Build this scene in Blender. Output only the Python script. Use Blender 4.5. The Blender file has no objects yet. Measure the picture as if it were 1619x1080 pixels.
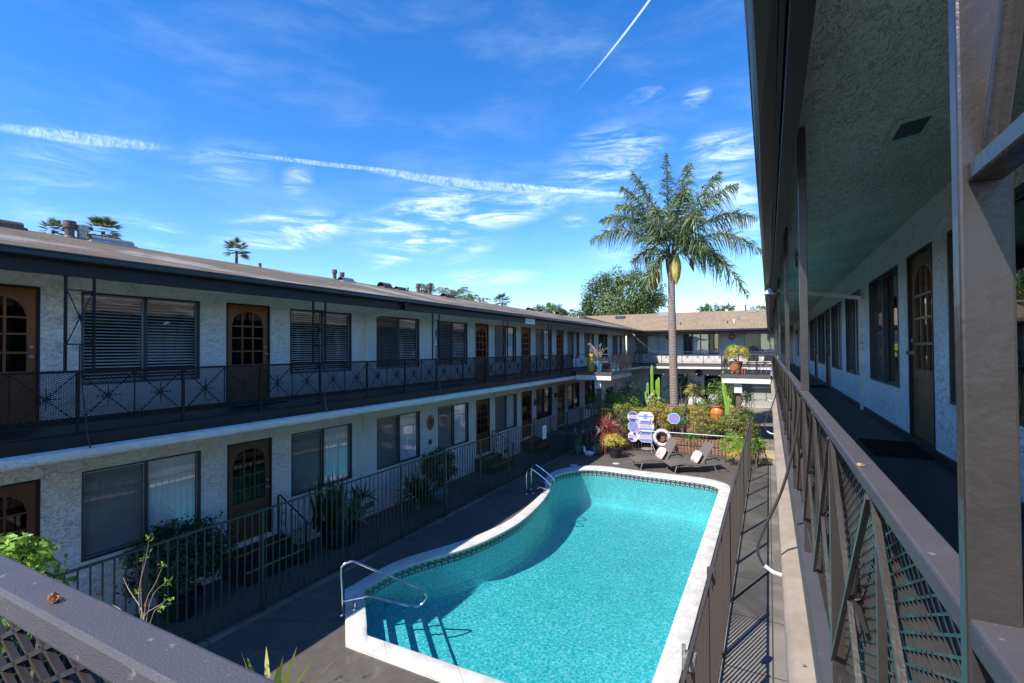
import bpy, math, random
import numpy as np
from mathutils import Vector, Matrix
random.seed(7); rng = np.random.default_rng(7)
R = math.radians
scene = bpy.context.scene

# ------------------------------------------------------------------ camera
f_px, yaw, pit, rol = 776.8, 4.81250646e-01, 1.58083722e-02, -5.85375807e-03
EYE = np.array([0, 0, 4.42])
cy_, sy_ = math.cos(yaw), math.sin(yaw); cp_, sp_ = math.cos(pit), math.sin(pit); cr_, sr_ = math.cos(rol), math.sin(rol)
CF = np.array([-sy_*cp_, cy_*cp_, sp_]); R0 = np.array([cy_, sy_, 0]); U0 = np.cross(R0, CF)
CR = cr_*R0 + sr_*U0; CU = -sr_*R0 + cr_*U0
cam = bpy.data.cameras.new('camera'); camo = bpy.data.objects.new('camera', cam)
scene.collection.objects.link(camo); scene.camera = camo
cam.sensor_width = 36; cam.lens = f_px/1619*36; cam.clip_start = 0.05; cam.clip_end = 4000
camo.matrix_world = Matrix(((CR[0], CU[0], -CF[0], EYE[0]), (CR[1], CU[1], -CF[1], EYE[1]), (CR[2], CU[2], -CF[2], EYE[2]), (0, 0, 0, 1)))
def pray(x, y): return CF*f_px + CR*(x-809.5) - CU*(y-540)       # photo pixel -> direction (used to survey the place)
def on(x, y, ax, v):
    r = pray(x, y); return EYE + r*((v-EYE[ax])/r[ax])
def onplane(x, y, P, n):
    r = pray(x, y); P = np.array(P, float); n = np.array(n, float); return EYE + r*(((P-EYE)@n)/(r@n))

# ------------------------------------------------------------------ sky, sun, exposure
SUNV = Vector((-.335, -.90, 1.0)).normalized()
SKY_STRENGTH, SUN_STRENGTH, EXPOSURE = 0.132, 3.8, 1.0
world = bpy.data.worlds.new('World'); scene.world = world; world.use_nodes = True
def build_world():
    nt = world.node_tree; N = nt.nodes; L = nt.links; N.clear()
    out = N.new('ShaderNodeOutputWorld'); bg = N.new('ShaderNodeBackground'); L.new(bg.outputs[0], out.inputs[0])
    sky = N.new('ShaderNodeTexSky'); sky.sky_type = 'NISHITA'; sky.sun_disc = False
    sky.sun_elevation = math.asin(SUNV.z); sky.sun_rotation = math.atan2(SUNV.x, SUNV.y) % (2*math.pi)
    sky.air_density = 1.0; sky.dust_density = 0.08; sky.ozone_density = 4.0; sky.altitude = 50
    hs = N.new('ShaderNodeHueSaturation'); hs.inputs['Saturation'].default_value = 1.32; hs.inputs['Hue'].default_value = .508; hs.inputs['Value'].default_value = 1.0
    L.new(sky.outputs[0], hs.inputs['Color'])
    tc = N.new('ShaderNodeTexCoord'); sep = N.new('ShaderNodeSeparateXYZ'); L.new(tc.outputs['Generated'], sep.inputs[0])
    def mth(op, a, b=None, c=None, clamp=False):
        m = N.new('ShaderNodeMath'); m.operation = op; m.use_clamp = clamp
        for i, v in enumerate((a, b, c)):
            if v is None: continue
            if isinstance(v, (int, float)): m.inputs[i].default_value = v
            else: L.new(v, m.inputs[i])
        return m.outputs[0]
    az = mth('ARCTAN2', sep.outputs[0], sep.outputs[1]); el = mth('ARCSINE', sep.outputs[2])
    ae = N.new('ShaderNodeCombineXYZ'); L.new(az, ae.inputs[0]); L.new(el, ae.inputs[1])
    def AE(x, y):
        r = pray(x, y); r = r/np.linalg.norm(r); return math.atan2(r[0], r[1]), math.asin(r[2])
    def streak(a, b, w):
        (a0, e0), (a1, e1) = AE(*a), AE(*b)
        mp = N.new('ShaderNodeMapping'); mp.vector_type = 'TEXTURE'
        mp.inputs['Location'].default_value = ((a0+a1)/2, (e0+e1)/2, 0)
        mp.inputs['Rotation'].default_value = (0, 0, math.atan2(e1-e0, a1-a0))
        mp.inputs['Scale'].default_value = (math.hypot(a1-a0, e1-e0)/2, w, 1)
        L.new(ae.outputs[0], mp.inputs[0]); g = N.new('ShaderNodeTexGradient'); g.gradient_type = 'SPHERICAL'
        L.new(mp.outputs[0], g.inputs[0]); return g.outputs['Fac']
    def noise(scale, rot, sx, sy, detail=9, rough=.62, dist=.3):
        mp = N.new('ShaderNodeMapping'); mp.inputs['Rotation'].default_value = (0, 0, rot); mp.inputs['Scale'].default_value = (sx, sy, 1)
        L.new(ae.outputs[0], mp.inputs[0]); n = N.new('ShaderNodeTexNoise'); n.inputs['Scale'].default_value = scale
        n.inputs['Detail'].default_value = detail; n.inputs['Roughness'].default_value = rough; n.inputs['Distortion'].default_value = dist
        L.new(mp.outputs[0], n.inputs[0]); return n.outputs[0]
    def ss(v, lo, hi):
        m = N.new('ShaderNodeMapRange'); m.interpolation_type = 'SMOOTHSTEP'; L.new(v, m.inputs[0])
        m.inputs[1].default_value = lo; m.inputs[2].default_value = hi; return m.outputs[0]
    def total(lst):
        t = lst[0]
        for q in lst[1:]: t = mth('ADD', t, q)
        return t
    cir = [((545, 400), (800, 290), .075, 1.25), ((570, 425), (760, 345), .030, .9), ((700, 350), (920, 300), .045, 1.15), ((300, 395), (560, 345), .050, 1.1),
           ((430, 360), (640, 350), .03, .5), ((850, 290), (1080, 225), .085, 1.0), ((1060, 265), (1230, 225), .06, 1.1), ((1070, 170), (1130, 140), .02, .9),
           ((980, 160), (1080, 135), .018, .7), ((640, 450), (880, 435), .030, .8), ((440, 300), (500, 265), .03, .7), ((225, 385), (285, 375), .03, .6),
           ((860, 355), (990, 340), .016, .9), ((1090, 350), (1230, 300), .10, 1.0), ((250, 270), (460, 250), .05, .4), ((-20, 230), (200, 330), .10, .35),
           ((120, 330), (330, 400), .06, .3), ((580, 430), (700, 370), .012, .8), ((900, 400), (1100, 400), .05, .3), ((650, 410), (800, 380), .03, .5)]
    n1 = noise(6.0, R(-24), 1.0, 5.0, 9, .68, .8); n2 = noise(26, R(-20), 1.0, 4.0, 6, .75, .9)
    nn = mth('MULTIPLY', ss(n1, .40, .74), mth('MULTIPLY_ADD', n2, .9, .45))
    mask = total([mth('MULTIPLY', ss(streak(a, b, w), 0, .75), k) for a, b, w, k in cir])
    cl = mth('MULTIPLY', mask, nn)
    n3 = noise(85, R(15), 1.0, .6, 8, .72, 1.6)
    con = total([mth('MULTIPLY', ss(streak(a, b, w), 0, .5), k) for a, b, w, k in
                 [((-60, 192), (290, 236), .0105, .75), ((350, 236), (660, 272), .0050, .7), ((540, 260), (930, 304), .0105, .8), ((760, 284), (1080, 312), .0055, .75)]])
    con = mth('MULTIPLY', con, mth('MULTIPLY_ADD', ss(n3, .28, .80), .68, .0))
    (ja, je), (jb, jf) = AE(901, 157), AE(1027, 0)
    mpj = N.new('ShaderNodeMapping'); mpj.vector_type = 'TEXTURE'; mpj.inputs['Location'].default_value = (jb, jf, 0); mpj.inputs['Rotation'].default_value = (0, 0, math.atan2(jf-je, jb-ja))
    mpj.inputs['Scale'].default_value = (math.hypot(jb-ja, jf-je), .0024, 1); L.new(ae.outputs[0], mpj.inputs[0]); gj = N.new('ShaderNodeTexGradient'); gj.gradient_type = 'SPHERICAL'; L.new(mpj.outputs[0], gj.inputs[0])
    jet = mth('MULTIPLY', ss(gj.outputs['Fac'], 0, .6), .60)
    veil = mth('MULTIPLY', ss(noise(3.0, R(-20), 1, 3.4), .42, .85), .14)
    a = mth('ADD', mth('ADD', cl, veil), mth('ADD', con, jet), clamp=True); a = mth('MINIMUM', a, .74)
    a = mth('MULTIPLY', a, ss(el, 0.0, .08))
    mul = N.new('ShaderNodeVectorMath'); mul.operation = 'SCALE'; mul.inputs['Scale'].default_value = SKY_STRENGTH; L.new(hs.outputs[0], mul.inputs[0])
    mix = N.new('ShaderNodeMix'); mix.data_type = 'RGBA'; L.new(a, mix.inputs[0]); L.new(mul.outputs[0], mix.inputs[6]); mix.inputs[7].default_value = (.66, .78, .95, 1)
    L.new(mix.outputs[2], bg.inputs[0]); bg.inputs[1].default_value = 1.0
build_world()
sl = bpy.data.lights.new('sun', 'SUN'); sl.energy = SUN_STRENGTH; sl.angle = R(.4); sl.color = (1, .945, .86)
so = bpy.data.objects.new('sun', sl); scene.collection.objects.link(so); so.rotation_euler = SUNV.to_track_quat('Z', 'Y').to_euler(); so.location = (-20, -50, 60)
vs = scene.view_settings; vs.view_transform = 'Standard'; vs.look = 'None'; vs.exposure = EXPOSURE; vs.gamma = 1
scene.cycles.max_bounces = 8; scene.cycles.transparent_max_bounces = 24; scene.cycles.caustics_reflective = False; scene.cycles.caustics_refractive = False

# ------------------------------------------------------------------ materials
MATS = {}
class NB:
    def __init__(s, name):
        s.m = bpy.data.materials.new(name); s.m.use_nodes = True; s.nt = s.m.node_tree; s.N = s.nt.nodes; s.L = s.nt.links
        s.b = s.N['Principled BSDF']; s.out = s.N['Material Output']; s.tc = s.N.new('ShaderNodeTexCoord')
    def map(s, sc=(1, 1, 1), rot=(0, 0, 0)):
        m = s.N.new('ShaderNodeMapping'); m.inputs['Scale'].default_value = sc; m.inputs['Rotation'].default_value = rot
        s.L.new(s.tc.outputs['Object'], m.inputs[0]); return m.outputs[0]
    def noise(s, scale, detail=4, rough=.55, dist=0, vec=None):
        n = s.N.new('ShaderNodeTexNoise'); n.inputs['Scale'].default_value = scale; n.inputs['Detail'].default_value = detail
        n.inputs['Roughness'].default_value = rough; n.inputs['Distortion'].default_value = dist
        s.L.new(vec if vec is not None else s.tc.outputs['Object'], n.inputs[0]); return n.outputs[0]
    def ramp(s, v, stops):
        r = s.N.new('ShaderNodeValToRGB'); e = r.color_ramp.elements
        while len(e) < len(stops): e.new(.5)
        for q, (p, c) in zip(e, stops): q.position = p; q.color = (c, c, c, 1) if isinstance(c, (int, float)) else (*c, 1)
        s.L.new(v, r.inputs[0]); return r.outputs[0]
    def bump(s, v, dist=.01, strength=1, prev=None):
        b = s.N.new('ShaderNodeBump'); b.inputs['Distance'].default_value = dist; b.inputs['Strength'].default_value = strength
        s.L.new(v, b.inputs['Height'])
        if prev is not None: s.L.new(prev, b.inputs['Normal'])
        return b.outputs[0]
    def math(s, op, a, b=None):
        m = s.N.new('ShaderNodeMath'); m.operation = op
        for i, v in enumerate((a, b)):
            if v is None: continue
            if isinstance(v, (int, float)): m.inputs[i].default_value = v
            else: s.L.new(v, m.inputs[i])
        return m.outputs[0]
    def mix(s, fac, a, b, mode='MIX'):
        m = s.N.new('ShaderNodeMix'); m.data_type = 'RGBA'; m.blend_type = mode
        for i, v in ((0, fac), (6, a), (7, b)):
            if isinstance(v, (int, float)): m.inputs[i].default_value = v
            elif isinstance(v, tuple): m.inputs[i].default_value = (*v, 1)
            else: s.L.new(v, m.inputs[i])
        return m.outputs[2]
    def fres(s, ior, normal=None):      # same reflectance from either side of a thin sheet
        g = s.N.new('ShaderNodeNewGeometry'); f = s.N.new('ShaderNodeFresnel')
        a = s.math('ADD', ior, s.math('MULTIPLY', g.outputs['Backfacing'], 1/ior-ior)); s.L.new(a, f.inputs[0])
        if normal is not None: s.L.new(normal, f.inputs['Normal'])
        return f.outputs[0]
    def col(s, v):
        if isinstance(v, tuple): s.b.inputs['Base Color'].default_value = (*v, 1)
        else: s.L.new(v, s.b.inputs['Base Color'])
    def set(s, rough=.5, metal=0, spec=.5, normal=None):
        s.b.inputs['Roughness'].default_value = rough; s.b.inputs['Metallic'].default_value = metal; s.b.inputs['Specular IOR Level'].default_value = spec
        if normal is not None: s.L.new(normal, s.b.inputs['Normal'])
def simple(name, c, rough=.5, metal=0, spec=.5, var=.15, nscale=6, bump=0, bscale=60):
    n = NB(name); q = n.noise(nscale, 5, .6)
    lo = tuple(x*(1-var) for x in c); hi = tuple(min(1, x*(1+var)) for x in c)
    n.col(n.ramp(q, [(.3, lo), (.7, hi)])); nm = None
    if bump: nm = n.bump(n.noise(bscale, 3), bump)
    n.set(rough, metal, spec, nm); MATS[name] = n.m; return n.m
def leafmat(name, c0, c1, c2=None, transl=.3, rough=.45):
    n = NB(name); g = n.N.new('ShaderNodeNewGeometry'); st = [(0, c0), (1, c1)] if c2 is None else [(0, c0), (.6, c1), (1, c2)]
    c = n.ramp(g.outputs['Random Per Island'], st); n.col(c); n.set(rough, 0, .4)
    t = n.N.new('ShaderNodeBsdfTranslucent'); n.L.new(c, t.inputs[0]); mx = n.N.new('ShaderNodeMixShader'); mx.inputs[0].default_value = transl
    n.L.new(n.b.outputs[0], mx.inputs[1]); n.L.new(t.outputs[0], mx.inputs[2]); n.L.new(mx.outputs[0], n.out.inputs[0]); MATS[name] = n.m; return n.m

def stucco(name, c, grime=.10, depth=.014, sc=1.0):
    n = NB(name)
    v = n.map((1.0*sc, .55*sc, 1.0*sc)); a = n.noise(17, 6, .62, 1.6, v); pm = n.ramp(n.noise(2.3, 3, .6), [(.38, .45), (.62, 1)])
    trowel = n.ramp(a, [(.42, 0), (.47, .85), (.60, 1), (.66, .35)])
    trowel = n.math('MULTIPLY', trowel, pm)
    fine = n.noise(180, 2)
    big = n.noise(1.3, 5, .6)
    h = n.math('ADD', trowel, n.math('MULTIPLY', fine, .25))
    base = n.ramp(big, [(.3, tuple(x*(1-grime) for x in c)), (.7, c)])
    base = n.mix(n.math('MULTIPLY', n.ramp(a, [(.38, 0), (.43, .38), (.48, 0)]), pm), base, tuple(x*.5 for x in c))
    drip = n.noise(5, 4, .6, 0, n.map((1.6, 1.6, .12))); base = n.mix(n.ramp(drip, [(.60, 0), (.75, .22)]), base, tuple(x*.6 for x in c))
    n.col(base); n.set(.9, 0, .2, n.bump(h, depth)); MATS[name] = n.m; return n.m
M_wall = stucco('stucco_wall', (.87, .85, .79)); M_soffit = stucco('stucco_soffit', (.56, .64, .55), .2, .010, 1.4)
M_white = stucco('stucco_band_white', (.72, .72, .70), .1, .006)

M_farwall = stucco('stucco_wall_cream', (.62, .60, .55), .08, .004)

n = NB('shingle_roof'); v = n.map((1, 1, 1)); br = n.N.new('ShaderNodeTexBrick'); n.L.new(v, br.inputs[0])
n.roof_vec = v
def roofmat(name, rotz, c1, c2, patch):
    n = NB(name); v = n.map((1, 1, 1), (0, 0, rotz)); br = n.N.new('ShaderNodeTexBrick'); n.L.new(v, br.inputs[0])
    br.inputs['Scale'].default_value = 1; br.inputs['Brick Width'].default_value = .30; br.inputs['Row Height'].default_value = .14
    br.inputs['Mortar Size'].default_value = .012; br.inputs['Mortar Smooth'].default_value = .3
    br.inputs['Color1'].default_value = (*c1, 1); br.inputs['Color2'].default_value = (*c2, 1); br.inputs['Mortar'].default_value = (*[x*.45 for x in c1], 1)
    g = n.noise(.8, 6, .7, 0, n.map((1, 1, 1))); c = n.mix(n.ramp(g, [(.35, .0), (.65, .55)]), br.outputs[0], tuple(x*.62 for x in c1))
    if patch:
        p = n.noise(.35, 4, .6, .4); c = n.mix(n.ramp(p, [(.50, 0), (.60, .75)]), c, (.45, .41, .38))
    st = n.noise(9, 4, .7, 0, n.map((1, .10, 1), (0, 0, rotz-R(90)))); c = n.mix(n.ramp(st, [(.40, 0), (.60, .6)]), c, tuple(x*.45 for x in c2))
    n.col(c); gr = n.noise(260, 2); h = n.math('ADD', br.outputs['Fac'], n.math('MULTIPLY', gr, -.4))
    n.set(.95, 0, .15, n.bump(h, .012, .9)); n.b.inputs['Normal']; MATS[name] = n.m; return n.m
M_roofL = roofmat('shingle_roof_brown', R(90), (.27, .21, .155), (.18, .14, .105), True)
M_roofF = roofmat('shingle_roof_tan', 0, (.44, .32, .205), (.38, .275, .175), False)

M_brown = simple('brown_metal_paint', (.095, .075, .07), .42, 0, .5, .12, 14, .0012, 45)
M_tanband = simple('stucco_band_tan', (.32, .26, .20), .9, 0, .2, .22, 4, .004, 130)
def paint():
    n = NB('lumpy_brown_paint'); a = n.noise(26, 4, .55); b = n.noise(120, 3); c = n.noise(7, 3)
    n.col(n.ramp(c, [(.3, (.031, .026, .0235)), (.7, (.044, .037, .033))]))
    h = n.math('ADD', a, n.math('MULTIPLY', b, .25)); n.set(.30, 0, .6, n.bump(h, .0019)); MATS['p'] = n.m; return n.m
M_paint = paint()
def railcap():
    n = NB('rail_cap_paint'); a = n.noise(9, 5, .6); b = n.noise(400, 2)
    c = n.ramp(a, [(.3, (.068, .062, .068)), (.7, (.088, .080, .086))]); sp = n.noise(70, 3, .6)
    c = n.mix(n.ramp(sp, [(.66, 0), (.72, .5)]), c, (.26, .25, .25))
    n.col(c); n.set(.5, 0, .5, n.bump(b, .0008)); MATS['rc'] = n.m; return n.m
M_cap = railcap()
M_railshade = simple('shaded_railing_paint', (.014, .013, .016), .5, 0, .25, .1)  # copy of the brown railing paint with the walkway shade put into its colour
M_gutter = simple('gutter_dark_green', (.016, .024, .027), .4, 0, .5, .1)
M_gutR = simple('gutter_black_brown', (.010, .009, .014), .4, 0, .4, .1)
M_fascia = simple('fascia_dark_brown', (.013, .011, .013), .55, 0, .4, .2, 3)
M_door = NB('door_wood'); _n = M_door; _w = _n.noise(3.0, 6, .6, .8, _n.map((6, 6, .5)))
_n.col(_n.ramp(_w, [(.3, (.17, .060, .013)), (.7, (.27, .098, .022))])); _n.set(.4, 0, .5); M_door = _n.m
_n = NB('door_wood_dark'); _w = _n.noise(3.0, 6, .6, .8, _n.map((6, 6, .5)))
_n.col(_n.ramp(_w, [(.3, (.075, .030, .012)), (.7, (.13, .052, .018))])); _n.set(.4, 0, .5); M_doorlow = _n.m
_n = NB('door_wood_weathered'); _w = _n.noise(4.0, 6, .6, 1.2, _n.map((5, 5, .6)))
_n.col(_n.ramp(_w, [(.3, (.09, .045, .016)), (.7, (.19, .10, .035))])); _n.set(.4, 0, .5); M_doorR = _n.m
M_frame = simple('dark_window_frame', (.045, .055, .065), .4, .3, .5, .1)
M_alu = simple('aluminium_frame', (.32, .36, .40), .35, .6, .5, .1)
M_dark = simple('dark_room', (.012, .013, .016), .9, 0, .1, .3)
M_screen = simple('insect_screen', (.030, .036, .046), .75, 0, .25, .1)
M_blind = simple('blind_slats', (.78, .76, .73), .6, 0, .3, .05)
M_blindd = simple('blind_slats_dark', (.20, .17, .14), .6, 0, .3, .05)
M_curtain = simple('curtain_cloth', (.80, .82, .83), .9, 0, .1, .05)
def glass(name, tint, refl=.14):
    n = NB(name); tr = n.N.new('ShaderNodeBsdfTransparent'); tr.inputs[0].default_value = (*tint, 1)
    gl = n.N.new('ShaderNodeBsdfGlossy'); gl.inputs['Roughness'].default_value = .015; nz = n.bump(n.noise(1.1, 2), .003); n.L.new(nz, gl.inputs['Normal'])
    m = n.math('ADD', n.fres(1.55), refl)
    mx = n.N.new('ShaderNodeMixShader'); n.L.new(m, mx.inputs[0]); n.L.new(tr.outputs[0], mx.inputs[1]); n.L.new(gl.outputs[0], mx.inputs[2])
    n.L.new(mx.outputs[0], n.out.inputs[0]); return n.m
M_glass = glass('window_glass', (.97, .98, .98), .09); M_glassdk = glass('door_glass', (.5, .5, .5), -.02)

def decks():
    n = NB('pool_deck_coating'); a = n.noise(.55, 6, .62); b = n.noise(5, 6, .65); c = n.noise(150, 2)
    col = n.ramp(a, [(.3, (.078, .068, .058)), (.55, (.115, .102, .086)), (.75, (.155, .138, .116))])
    col = n.mix(n.ramp(b, [(.35, .55), (.6, 0)]), col, (.07, .058, .05)); st = n.noise(2.2, 5, .6, .8)
    col = n.mix(n.ramp(st, [(.62, 0), (.7, .35)]), col, (.20, .175, .15))
    v = n.N.new('ShaderNodeTexVoronoi'); v.feature = 'DISTANCE_TO_EDGE'; v.inputs['Scale'].default_value = .42
    dm = n.N.new('ShaderNodeMix'); dm.data_type = 'VECTOR'; dm.inputs[0].default_value = .35; nn_ = n.N.new('ShaderNodeTexNoise'); nn_.inputs['Scale'].default_value = 1.6; nn_.inputs['Detail'].default_value = 6
    n.L.new(n.tc.outputs['Object'], nn_.inputs[0]); n.L.new(n.tc.outputs['Object'], dm.inputs[4]); n.L.new(nn_.outputs[1], dm.inputs[5]); n.L.new(dm.outputs[1], v.inputs[0])
    crack = n.ramp(v.outputs['Distance'], [(0, .75), (.008, 0)]); col = n.mix(crack, col, (.035, .03, .026))
    n.col(col); n.set(.75, 0, .35, n.bump(n.math('ADD', b, n.math('MULTIPLY', c, .3)), .004)); return n.m
M_deck = decks()
def conc(name, c0, c1):
    n = NB(name); a = n.noise(.9, 6, .65); b = n.noise(120, 3)
    br = n.N.new('ShaderNodeTexBrick'); n.L.new(n.map((1, 1, 1)), br.inputs[0]); br.inputs['Scale'].default_value = 1; br.offset = 0
    br.inputs['Brick Width'].default_value = 3.0; br.inputs['Row Height'].default_value = 1.5; br.inputs['Mortar Size'].default_value = .012
    col = n.ramp(a, [(.3, c0), (.7, c1)]); dk = n.noise(.7, 4, .6, .6); col = n.mix(n.ramp(dk, [(.45, 0), (.55, .55)]), col, tuple(x*.5 for x in c0)); col = n.mix(br.outputs['Fac'], col, tuple(x*.35 for x in c0))
    sp = n.noise(6, 5, .7); col = n.mix(n.ramp(sp, [(.60, 0), (.72, .3)]), col, tuple(x*.55 for x in c0))
    n.col(col); n.set(.85, 0, .3, n.bump(b, .003)); return n.m
M_conc = conc('concrete_walk', (.165, .148, .13), (.24, .218, .19)); M_conc2 = conc('upper_court_paving', (.20, .175, .15), (.29, .26, .225))
M_floor = simple('walkway_coating', (.020, .020, .022), .5, 0, .4, .25, 2.5, .002, 90)
_n = NB('white_coping'); _a = _n.noise(3, 6, .7); _b = _n.noise(140, 2)
_n.col(_n.ramp(_a, [(.3, (.44, .41, .37)), (.6, (.63, .61, .57))])); _n.set(.8, 0, .3, _n.bump(_b, .002)); M_coping = _n.m
_n = NB('pool_plaster'); _a = _n.noise(1.2, 5, .6); _v = _n.N.new('ShaderNodeTexVoronoi'); _v.inputs['Scale'].default_value = 26; _n.L.new(_n.tc.outputs['Object'], _v.inputs[0])
_c = _n.ramp(_a, [(.3, (.46, .68, .66)), (.7, (.56, .78, .75))]); _n.col(_c); _n.set(.8, 0, .2); M_plaster = _n.m
def tile():
    n = NB('waterline_tile')
    br = n.N.new('ShaderNodeTexVoronoi'); br.voronoi_dimensions = '2D'; br.inputs['Randomness'].default_value = 0; br.inputs['Scale'].default_value = 6.5
    uv = n.N.new('ShaderNodeUVMap'); n.L.new(uv.outputs[0], br.inputs[0]); d = br.outputs['Distance']
    ring = n.ramp(d, [(.16, (.03, .05, .06)), (.20, (.45, .45, .40)), (.30, (.45, .45, .40)), (.34, (.03, .05, .06))])
    chk = n.N.new('ShaderNodeTexChecker'); chk.inputs['Scale'].default_value = 13; n.L.new(uv.outputs[0], chk.inputs[0])
    c = n.mix(n.math('MULTIPLY', chk.outputs['Fac'], .28), ring, (.16, .24, .26)); n.col(c); n.set(.15, 0, .5); return n.m
M_tile = tile()
def water():
    n = NB('pool_water_surface')
    a = n.noise(11, 4, .6, .6); b = n.noise(34, 4, .6, .8)
    h = n.math('ADD', a, n.math('MULTIPLY', b, .35)); nm = n.bump(h, .030)
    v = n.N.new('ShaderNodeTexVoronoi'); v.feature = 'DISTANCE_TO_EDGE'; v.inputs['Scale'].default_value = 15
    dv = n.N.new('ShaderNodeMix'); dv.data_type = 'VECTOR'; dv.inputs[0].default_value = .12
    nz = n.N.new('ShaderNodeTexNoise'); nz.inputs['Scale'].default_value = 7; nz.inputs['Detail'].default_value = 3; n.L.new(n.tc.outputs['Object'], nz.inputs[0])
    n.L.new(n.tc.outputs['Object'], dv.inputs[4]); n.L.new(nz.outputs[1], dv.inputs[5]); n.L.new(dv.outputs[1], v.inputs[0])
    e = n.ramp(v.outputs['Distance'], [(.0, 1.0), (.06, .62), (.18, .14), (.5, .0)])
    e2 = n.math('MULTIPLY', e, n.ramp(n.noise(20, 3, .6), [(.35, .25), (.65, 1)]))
    tint = n.mix(e2, (.065, .60, .655), (.85, .98, 1.0))  # bright caustic network painted into the surface tint
    tr = n.N.new('ShaderNodeBsdfTransparent'); n.L.new(tint, tr.inputs[0])
    gl = n.N.new('ShaderNodeBsdfGlossy'); gl.inputs['Roughness'].default_value = .04; n.L.new(nm, gl.inputs['Normal'])
    frs = n.fres(1.33, nm)
    mx = n.N.new('ShaderNodeMixShader'); n.L.new(frs, mx.inputs[0]); n.L.new(tr.outputs[0], mx.inputs[1]); n.L.new(gl.outputs[0], mx.inputs[2])
    n.L.new(mx.outputs[0], n.out.inputs[0]); return n.m
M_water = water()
M_fence = simple('fence_brown_steel', (.066, .053, .047), .42, 0, .5, .1, 10)
M_fenceL = simple('fence_green_steel', (.034, .046, .044), .42, 0, .5, .1, 10)
M_chrome = simple('stainless_steel', (.72, .72, .72), .16, 1, .5, .03)
M_iron = simple('black_iron', (.02, .02, .022), .5, 0, .5, .1)
M_terra = simple('terracotta', (.42, .15, .07), .8, 0, .3, .2, 5)
M_orange = simple('glazed_orange_pot', (.55, .19, .035), .3, 0, .5, .4, 7)
M_blue = simple('blue_glazed_pot', (.06, .22, .34), .2, 0, .6, .25, 5)
M_grey = simple('blue_grey_pot', (.10, .15, .18), .25, 0, .5, .2, 5)
M_black = simple('black_plastic', (.018, .02, .022), .35, 0, .5, .1)
M_yellow = simple('yellow_glazed_ceramic', (.72, .42, .05), .3, 0, .5, .35, 12)
M_whitep = simple('white_plastic', (.62, .62, .60), .35, 0, .5, .04)
M_wicker = NB('brown_wicker'); _n = M_wicker; _w = _n.N.new('ShaderNodeTexWave'); _w.inputs['Scale'].default_value = 30; _n.L.new(_n.tc.outputs['Object'], _w.inputs[0])
_n.col(_n.ramp(_w.outputs[0], [(.2, (.10, .082, .072)), (.8, (.21, .18, .16))])); _n.set(.6, 0, .4, _n.bump(_w.outputs[0], .003)); M_wicker = _n.m
_n = NB('printed_pillow'); _a = _n.noise(11, 4, .6, 1.5); _n.col(_n.ramp(_a, [(.50, (.72, .66, .65)), (.56, (.55, .26, .30))])); _n.set(.9, 0, .1); M_pillow = _n.m
_n = NB('old_brick'); _b = _n.N.new('ShaderNodeTexBrick'); _n.L.new(_n.map((1, 1, 1), (R(90), 0, 0)), _b.inputs[0]); _b.inputs['Scale'].default_value = 1
_b.inputs['Brick Width'].default_value = .21; _b.inputs['Row Height'].default_value = .075; _b.inputs['Mortar Size'].default_value = .008
_b.inputs['Color1'].default_value = (.36, .13, .08, 1); _b.inputs['Color2'].default_value = (.25, .09, .055, 1); _b.inputs['Mortar'].default_value = (.35, .31, .27, 1)
_n.L.new(_b.outputs[0], _n.b.inputs['Base Color']); _n.set(.9, 0, .2, _n.bump(_b.outputs['Fac'], -.006)); M_brick = _n.m
M_soil = simple('garden_soil', (.05, .038, .028), .95, 0, .1, .4, 8, .02, 18)
M_bark = simple('bark', (.13, .095, .07), .9, 0, .2, .35, 12, .02, 20)
_n = NB('palm_trunk_bark'); _w = _n.N.new('ShaderNodeTexWave'); _w.bands_direction = 'Z'; _w.inputs['Scale'].default_value = 2.6; _w.inputs['Distortion'].default_value = 5.5; _w.inputs['Detail'].default_value = 3
_n.L.new(_n.tc.outputs['Object'], _w.inputs[0]); _g = _n.noise(14, 5, .7); _c = _n.ramp(_w.outputs[0], [(.1, (.235, .185, .155)), (.4, (.265, .21, .175)), (1, (.285, .23, .195))])
_c = _n.mix(_n.ramp(_g, [(.4, .0), (.7, .6)]), _c, (.13, .10, .085)); _n.col(_c); _n.set(.9, 0, .2, _n.bump(_n.math('ADD', _w.outputs[0], _g), .008)); M_palmbark = _n.m
M_rust = simple('rusty_vent_metal', (.13, .085, .068), .6, .3, .5, .5, 30, .003, 60)
M_galv = simple('galvanised_metal', (.35, .33, .31), .45, .6, .5, .3, 18)
M_ystripe = simple('yellow_step_edge', (.55, .45, .03), .6, 0, .3, .15)
M_mat = simple('rubber_doormat', (.012, .012, .013), .9, 0, .1, .3, 40, .006, 200)
M_paper = simple('paper', (.75, .75, .78), .8, 0, .2, .03)
M_beige = simple('beige_step_paint', (.36, .30, .19), .8, 0, .3, .15)
M_garage = simple('garage_panel', (.34, .34, .31), .6, 0, .3, .08)
M_signw = simple('sign_white', (.60, .60, .62), .4, 0, .4, .02); M_signb = simple('sign_blue', (.05, .08, .34), .4, 0, .4, .1); M_signr = simple('sign_red', (.55, .20, .22), .4, 0, .4, .1)
M_signlb = simple('sign_light_blue', (.17, .23, .55), .4, 0, .4, .1)
L_jade = leafmat('leaf_jade', (.09, .16, .03), (.27, .33, .06), (.50, .34, .08)); L_orange = leafmat('leaf_orange_jade', (.20, .25, .04), (.42, .36, .06), (.62, .30, .06))
L_yell = leafmat('leaf_yellow', (.30, .32, .04), (.66, .58, .08), (.78, .60, .14)); L_green = leafmat('leaf_green', (.04, .09, .02), (.12, .21, .035), (.20, .30, .05))
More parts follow.
